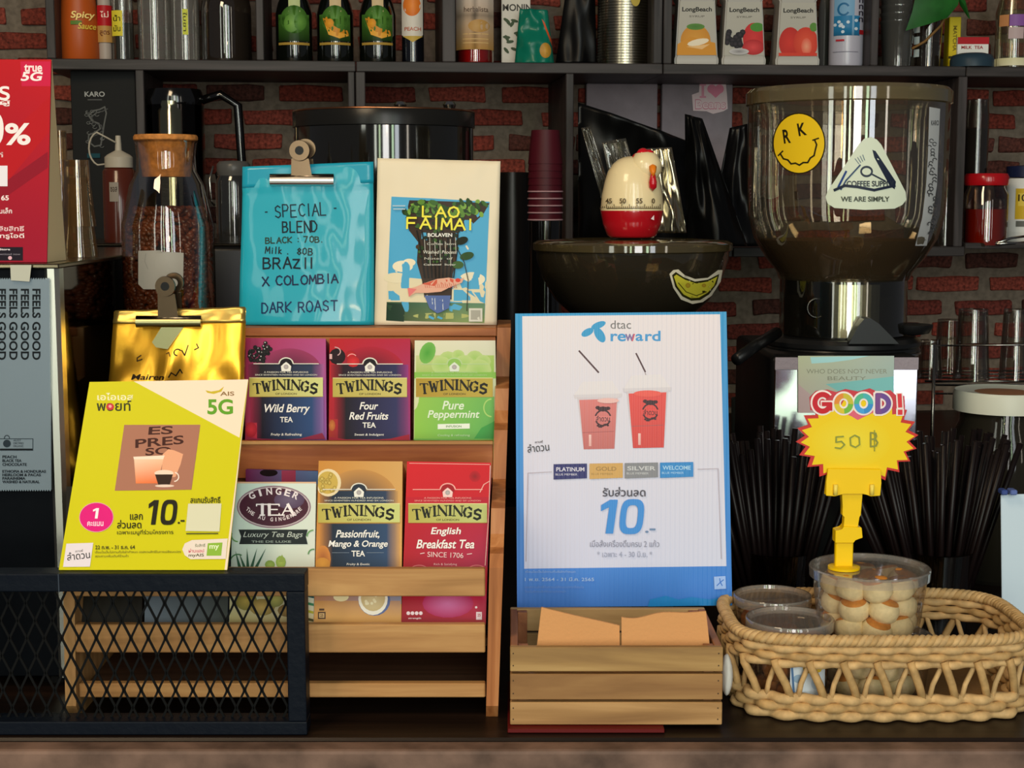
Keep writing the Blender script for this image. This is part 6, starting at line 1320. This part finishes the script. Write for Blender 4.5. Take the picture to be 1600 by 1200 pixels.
zm = zs_[0][1]
for xx in (xL+.0062, xRr-.0142):
    for yy in (Dn+.0062, Db_-.0142): obj('corner_post', B(xx, xx+.008, yy, yy+.008, zs_[2][0], zm-.001, .0004), CWd, t)
obj('bottom_board', B(xL+.0062, xRr-.0062, Dn+.0062, Db_-.0062, H0, H0+.004), CWd, t)
nm = mat('#cf9560', .85, bump=.25, bscale=350, sss=.0)
def napkin(q4, D0, k, lab, wav):
    q = quad3(*q4, D0+.010, D0); zb_ = H0+.0045; w0 = q[3]; w1 = q[2]
    q[3] = Vector((w0.x, D0-.0, zb_)); q[2] = Vector((w1.x, D0-.0, zb_)); bm = NB(); n = 16; fr_ = []; bk_ = []
    for i in range(n+1):
        u = i/n; tp = bil(q, u, 1)+Vector((0, 0, wav(u))); bt = bil(q, u, 0)
        col_f = []; col_b = []
        for j in range(5):
            v = j/4; p = bt*(1-v)+tp*v+Vector((0, -.0015*math.sin(math.pi*v)-.0008*math.sin(u*5+k), 0)); col_f.append(bm.verts.new(p)); col_b.append(bm.verts.new(p+Vector((0, .0022, 0))))
        fr_.append(col_f); bk_.append(col_b)
    for i in range(n):
        for j in range(4):
            bm.faces.new((fr_[i][j], fr_[i+1][j], fr_[i+1][j+1], fr_[i][j+1])); bm.faces.new((bk_[i][j], bk_[i][j+1], bk_[i+1][j+1], bk_[i+1][j]))
        bm.faces.new((fr_[i][4], fr_[i+1][4], bk_[i+1][4], bk_[i][4])); bm.faces.new((fr_[i][0], bk_[i][0], bk_[i+1][0], fr_[i+1][0]))
    for a, b_ in ((fr_[0], bk_[0]), (fr_[n], bk_[n])):
        for j in range(4): bm.faces.new((a[j], a[j+1], b_[j+1], b_[j]))
    o = obj('paper_napkin', bm, nm, None, True, origin=(q[2]+q[3])/2, auto=40); tag(o, lab, 'napkin', 'brown paper napkins in the crate')
napkin(((846, 949), (968, 978), (970, 1045), (826, 1045)), 1.170, 0, 'front brown napkin with its top edge sloping down, beside the crate post', lambda u: .0)
napkin(((971, 964), (1103, 955), (1121, 1045), (972, 1045)), 1.170, 2, 'front brown napkin with a wavy top edge, at the basket side', lambda u: -.0022*math.sin(u*9)*(1-u))
for k in range(1, 4):
    napkin(((848, 952+k*2), (966, 979+k), (970, 1045), (830, 1045)), 1.170+k*.006, k, 'brown napkin standing behind the sloping front napkin', lambda u: -.001)
    napkin(((973, 966+k), (1100, 958+k), (1117, 1045), (974, 1045)), 1.170+k*.006, 2, 'brown napkin standing behind the wavy front napkin', lambda u: -.002*math.sin(u*9)*(1-u)-.001)
# red leaflet under the crate
o = obj('red_leaflet', B(xL-.002, X(1045, 1.15), 1.150, 1.27, .0004, .0036, .0005), mat('#5c0c0c', .5), None, False, origin=(0.03, 1.2, 0)); tag(o, 'thin dark red leaflet pad lying under the napkin crate', 'leaflet')
bm = NB(); bmesh.ops.create_icosphere(bm, subdivisions=3, radius=.0105)
for v in bm.verts: v.co *= 1+.10*noise.noise(v.co*260)
bm.transform(Matrix.Translation((X(1143, 1.20), 1.20, .035)) @ Matrix.Scale(1.6, 4, (0, 0, 1)) @ Matrix.Scale(.45, 4, (1, 0, 0)))
for v in bm.verts: v.co.z -= 0
zmin = min(v.co.z for v in bm.verts); bmesh.ops.translate(bm, vec=(0, 0, .0005-zmin+.014), verts=bm.verts)
bx = NB(); 
o = obj('tissue_roll', bm, mat('#d8d4cc', .8), None, True, origin=(X(1143, 1.2), 1.2, 0)); tag(o, 'crumpled white tissue squeezed between crate and basket', 'tissue')
for v in o.data.vertices: pass

# ---------------- wicker basket ----------------
BC = Vector((.3000, 1.2500)); BA, BB = .1205, .0755; HB = .070
WK = [wood('#a07a44', '#bf9a62', '#d8b87e', 2, .6, .8, 'wicker'), mat('#c6a270', .6, vary=.22, bscale=120), mat('#ba9562', .6, vary=.22, bscale=120)]
def loop(s, z, off=0):
    a = 2*math.pi*s; e = 2/4.2; cx, sx_ = math.cos(a), math.sin(a)
    k = 1-.045*(1-z/HB)
    x = BA*k*math.copysign(abs(cx)**e, cx); y = BB*k*math.copysign(abs(sx_)**e, sx_)
    # outward normal of the superellipse
    nx = math.copysign(abs(x/BA)**3, x)/BA; ny = math.copysign(abs(y/BB)**3, y)/BB; L = math.hypot(nx, ny) or 1
    sag = .0
    return Vector((BC.x+x+nx/L*off, BC.y+y+ny/L*off, z))
# even arc-length table
TB = [0.0]; AR = [0.0]; acc = 0; prev = loop(0, HB)
for i in range(1, 2881):
    p = loop(i/2880, HB); acc += (p-prev).length; TB.append(acc); AR.append(i/2880); prev = p
PER = acc
import bisect
def lp(u, z, off=0):
    t_ = (u % 1)*PER; k = min(2879, bisect.bisect_right(TB, t_)-1); f_ = (t_-TB[k])/max(1e-9, TB[k+1]-TB[k])
    a, b_ = loop(AR[k], z, 0), loop(AR[k+1], z, 0); p = a.lerp(b_, f_); X0 = p.x-BC.x; Y0 = p.y-BC.y
    nn = Vector((math.copysign(abs(X0/BA)**3.2, X0)/BA, math.copysign(abs(Y0/BB)**3.2, Y0)/BB, 0)); nn.normalize()
    return p+nn*off
bt = thing('wicker_basket', 'oval woven wicker basket holding the tubs of cookies', 'basket', (BC.x, BC.y, 0))
NS = 52
def row(z, ph, r=.0042, amp=.0026, n=NS*6, flat=1): return [lp(i/n, z, amp*math.sin(2*math.pi*(i/n)*NS/2+ph)) for i in range(n)]
for k, z in enumerate((.0470, .0530, .0590)): obj('upper_weave', tube(NB(), row(z, k*math.pi), .0035, 7, True), WK[1 if k != 1 else 2], bt, True)
for k, z in enumerate((.0045, .0115, .0180)): obj('lower_weave', tube(NB(), row(z, k*math.pi, amp=.003), .0043, 7, True), WK[1 if k != 1 else 2], bt, True)
z_rim = lambda u: .0665
for k in range(3):
    n = NS*10; obj('rim_strand', tube(NB(), [lp(i/n, z_rim(i/n)+.0022*math.sin(2*math.pi*(i/n)*NS*.9+k*2.094), .0030*math.cos(2*math.pi*(i/n)*NS*.9+k*2.094)) for i in range(n)], .0029, 7, True), WK[1 if k else 2], bt, True)
for k in range(NS):
    u = k/NS
    if k % 2 == 0: p = [lp(u, .050, .003), lp(u+.003, .044, .0045), lp(u+.012, .030, .002), lp(u+.018, .017, .001)]; rr = .0034
    else: p = [lp(u-1/NS, .048, -.001), lp(u-1/NS-.002, .042, -.002), lp(u-1/NS-.009, .030, -.002), lp(u-1/NS-.013, .018, -.001)]; rr = .0022
    obj('stake', tube(NB(), p, rr, 7), WK[1 if k % 2 else 2], bt, True)
bm = NB(); ring = [lp(i/96, .0035, -.003) for i in range(96)]
v1 = [bm.verts.new((p.x, p.y, .001)) for p in ring]; v2 = [bm.verts.new((p.x, p.y, .0045)) for p in ring]; bm.faces.new(v1); bm.faces.new(v2)
for i in range(96): bm.faces.new((v1[i], v1[(i+1) % 96], v2[(i+1) % 96], v2[i]))
obj('woven_base', bm, mat('#8c6a40', .7, bump=.6, bscale=150), bt)

# ---------------- tubs and cookies ----------------
plast = clear('#fbf8f4', '#c8c0b4', .7, .04, .03); plid = clear('#f4efe8', '#ccc4bc', .8, .08, .24)
ckb = bpy.data.meshes.new('cookie'); bm = lathe(NB(), [(0, -.0095), (.008, -.009), (.0118, -.005), (.0127, .000), (.0122, .004), (.0098, .0078)], (0, 0, 0), 20)
lathe(bm, [(.0098, .0078), (0, .0088)], (0, 0, 0), 20); bmesh.ops.remove_doubles(bm, verts=bm.verts, dist=1e-5); bm.to_mesh(ckb); bm.free()
ckt = bpy.data.meshes.new('browned_top'); bm = lathe(NB(), [(.0102, .0072), (.0096, .0084), (.0064, .0096), (0, .0100)], (0, 0, 0), 20); bm.to_mesh(ckt); bm.free()
for m_ in (ckb, ckt):
    for p in m_.polygons: p.use_smooth = True
ckb.materials.append(mat('#f0ddb0', .6, bump=.3, bscale=200, vary=.1)); ckt.materials.append(mat('#cc8434', .5, vary=.25, bscale=120))
dark_b = ckb.copy(); dark_b.materials.clear(); dark_b.materials.append(mat('#a8662c', .6, vary=.3, bscale=150)); dark_t = ckt.copy(); dark_t.materials.clear(); dark_t.materials.append(mat('#8c4a20', .6, vary=.3, bscale=150))
rc = random.Random(11)
def cookie(p, lab, grp, b_=ckb, tp_=ckt, s=1.0):
    o = bpy.data.objects.new('cookie', b_); COL.objects.link(o); o.location = p; o.rotation_euler = (rc.uniform(-.35, .35), rc.uniform(-.3, .3), rc.uniform(0, 6)); o.scale = (s, s, s)
    tag(o, lab, 'cookie', grp); c_ = bpy.data.objects.new('browned_top', tp_); COL.objects.link(c_); c_.parent = o
def tub(px, D, zb_, zt, rl, rb_, label, lidlab=None):
    x0 = X(px, D); t = thing('clear_tub', label, 'tub', (x0, D, zb_)); h = zt-zb_
    obj('wall', lathe(NB(), [(0, .0), (rb_*.94, 0), (rb_, .002), (rl*.955, h-.008), (rl*.955, h-.004)], (x0, D, zb_), 56), plast, t, True, auto=50)
    obj('lid', lathe(NB(), [(rl*.96, h-.009), (rl, h-.0085), (rl*1.01, h-.001), (rl*.99, h), (rl*.94, h), (rl*.90, h-.003), (0, h-.003)], (x0, D, zb_), 56), plid, t, True, auto=40)
    return t, x0
# tall tub and the one under it
t, x0 = tub(1367, 1.236, .0545, .1120, .0487, .0405, 'tall clear tub of pale cookies carrying the yellow price clip')
for L in range(3):
    n, R_ = (8, .0275) if L % 2 == 0 else (7, .0268)
    for k in range(n):
        a = 2*math.pi*(k+.5*L)/n; cookie((x0+R_*math.cos(a), 1.236+R_*math.sin(a), .0655+L*.0165+rc.uniform(-.001, .001)), 'pale round cookie with browned top inside the tall clear tub', 'cookies in the tall clear tub')
    cookie((x0, 1.236, .0655+L*.0165), 'pale round cookie with browned top inside the tall clear tub', 'cookies in the tall clear tub')
t, x1_ = tub(1378, 1.237, .0048, .0540, .0480, .0410, 'lower clear tub of pale cookies, beneath the tall one in the basket')
for L in range(2):
    for k in range(7):
        a = 2*math.pi*(k+.5*L)/7; cookie((x1_+.0262*math.cos(a), 1.237+.0262*math.sin(a), .0165+L*.0175), 'pale cookie in the lower tub seen through the basket weave', 'cookies in the lower tub of the basket')
t, x2_ = tub(1242, 1.2195, .0048, .0735, .0355, .0300, 'small round clear tub nearest the basket front, with a cartoon label')
def lab(A): A.full('#c8d0d8'); A.ell(1262, 1045, 10, 8, '#dcb83c'); A.ell(1246, 1060, 8, 6, '#8ca4bc'); A.ell(1274, 1068, 8, 9, '#a8b8c8'); A.ell(1280, 1048, 7, 6, '#dcb83c'); A.line([(1236, 1042), (1240, 1086)], 3, '#4c6c94')
A = Art([(1234, 1040), (1294, 1040), (1294, 1092), (1234, 1092)], cylmap((x2_, 1.2195, 0), .0335, .0155, .014, .044, (.35, -1, 0)), .0006, .00004); lab(A); A.build('paper_label', t, None, 6)
for L in range(3):
    for k in range(4):
        a = 2*math.pi*(k+.5*L)/4; cookie((x2_+.0155*math.cos(a), 1.2195+.0155*math.sin(a), .0165+L*.0180), 'orange-brown cookie in the small tub nearest the basket front', 'orange-brown cookies in the nearest small tub', dark_b, dark_t, .98)
t, x3_ = tub(1214, 1.2895, .0048, .0745, .0330, .0280, 'small round clear tub behind the labelled one, against the far basket rim')
for L in range(3):
    for k in range(4):
        a = 2*math.pi*(k+.5*L)/4; cookie((x3_+.0150*math.cos(a), 1.2895+.0150*math.sin(a), .0165+L*.0180), 'brown cookie in the small tub against the far basket rim', 'brown cookies in the rear small tub', dark_b, dark_t, .95)

# ---------------- yellow price clip ----------------
D = 1.238; yel = mat('#f0c400', .35); zl = .1093; pxm = 1326
t = thing('price_clip', 'yellow clip stand holding a spiky GOOD price card on the tall tub', 'price sign', (X(pxm, D), D, zl)); yz = lambda py: Z(py, D); xz = lambda px: X(px, D)
def pz(pts, y0, y1, m=yel, nm_='arm'): bm = NB(); prism(bm, [(xz(a), yz(b_)) for a, b_ in pts], 1, y0, y1); bmesh.ops.bevel(bm, geom=bm.edges[:], offset=.0004, segments=1, affect='EDGES'); return obj(nm_, bm, m, t)
obj('base_disc', lathe(NB(), [(0, 0), (.013, 0), (.013, .002), (.006, .003), (0, .003)], (xz(1326), D, zl), 28), yel, t, True, auto=40)
z_b = P(1326, 866, D).z
obj('lower_arm', B(xz(1311), xz(1339), D-.003, D+.003, zl+.002, yz(842), .0008), yel, t)
pz([(1309, 846), (1309, 827), (1320, 825), (1322, 820), (1350, 822), (1352, 838), (1340, 841), (1338, 846)], D-.006, D+.006, nm_='joint_knuckle')
pz([(1322, 822), (1324, 806), (1320, 804), (1320, 790), (1318, 768), (1351, 768), (1349, 804), (1346, 806), (1345, 822)], D-.004, D+.004, nm_='upper_arm')
pz([(1292, 772), (1292, 750), (1294, 730), (1377, 731), (1378, 752), (1377, 772), (1362, 773), (1350, 768), (1320, 768), (1306, 773)], D-.0075, D-.0055, nm_='clip_jaw'); pz([(1292, 772), (1294, 740), (1377, 740), (1377, 772)], D-.0015, D+.0005, nm_='clip_jaw')
for px in (1306, 1363): obj('hinge_pin', tube(NB(), [(xz(px), D-.009, yz(770)), (xz(px), D-.009, yz(754))], .0018, 8), mat('#f0d45c', .3), t, True)
star = []; N = 22
for k in range(N*2):
    a = 2*math.pi*(k+.5)/(N*2)-math.pi/2; R1, R2 = (96, 76) if k % 2 == 0 else (82, 62); star.append((1340+R1*math.cos(a)*1.0, 684+R2*math.sin(a)*.98))
bub = [(1266, 640), (1264, 620), (1274, 610), (1292, 608), (1306, 612), (1320, 607), (1340, 611), (1358, 606), (1372, 612), (1390, 609), (1398, 616), (1412, 618), (1414, 644), (1404, 650)]
q4 = ((1238, 600), (1442, 600), (1442, 760), (1238, 760)); q = quad3(*q4, D-.0035, D-.0035); A = Art(q4, qmap(q), .0003, .00003)
bm = NB(); prism(bm, [(xz(a), yz(b_)) for a, b_ in star], 1, D-.0035, D-.0025); obj('price_card', bm, mat('#c42c24', .35), t)
bm = NB(); prism(bm, [(xz(a), yz(b_)) for a, b_ in bub], 1, D-.0036, D-.0026); obj('title_card', bm, mat('#c43440', .35), t)
A.poly([(1340+(a-1340)*.93, 686+(b_-684)*.90) for a, b_ in star], '#ecc81c'); A.ell(1330, 690, 62, 40, '#ead43c', '#ecca20', 24)
A.poly([(1308, 641), (1372, 641), (1352, 650), (1340, 656), (1330, 650)], '#dc6478')
for tk, dim in ((13.5, 1), (8, 0)):
    cc = (lambda c_: '#f0e0dc') if dim else (lambda c_: c_)
    A.arc(1285, 629, 12, 13, -40, -330, tk, cc('#c42430'), 22); A.line([(1286, 631), (1297, 631), (1297, 639)], tk*.8, cc('#c42430'))
    for k, (a0, cl_) in enumerate(((0, '#74b444'), (90, '#d8c03c'), (180, '#e08a3c'), (270, '#c8b83c'))): A.arc(1318, 630, 11, 12, a0-4, a0+94, tk, cc(cl_), 7)
    for k, (a0, cl_) in enumerate(((0, '#3c8ccc'), (90, '#4ca0dc'), (180, '#54b48c'), (270, '#4cb0b4'))): A.arc(1349, 630, 11, 12, a0-4, a0+94, tk, cc(cl_), 7)
    A.arc(1374, 630, 14, 12.5, -90, 90, tk, cc('#6c4c94'), 14); A.line([(1374, 617.5), (1371, 617.5), (1371, 642.5), (1374, 642.5)], tk, cc('#7a4c8c'))
    A.line([(1405, 617), (1406, 634)], tk*.8, cc('#d83c44')); A.line([(1406, 642), (1406, 645)], tk*.9, cc('#d83c44'))
A.hand('50', 1304, 701, 42, 19, 2.2, '#8c9440', .04, -4); A.hand('B', 1360, 698, 12, 22, 2.4, '#8c8c40', .04); A.line([(1366, 672), (1366, 704)], 1.4, '#8c9440')
A.build('card_print', t, printmat(.35))
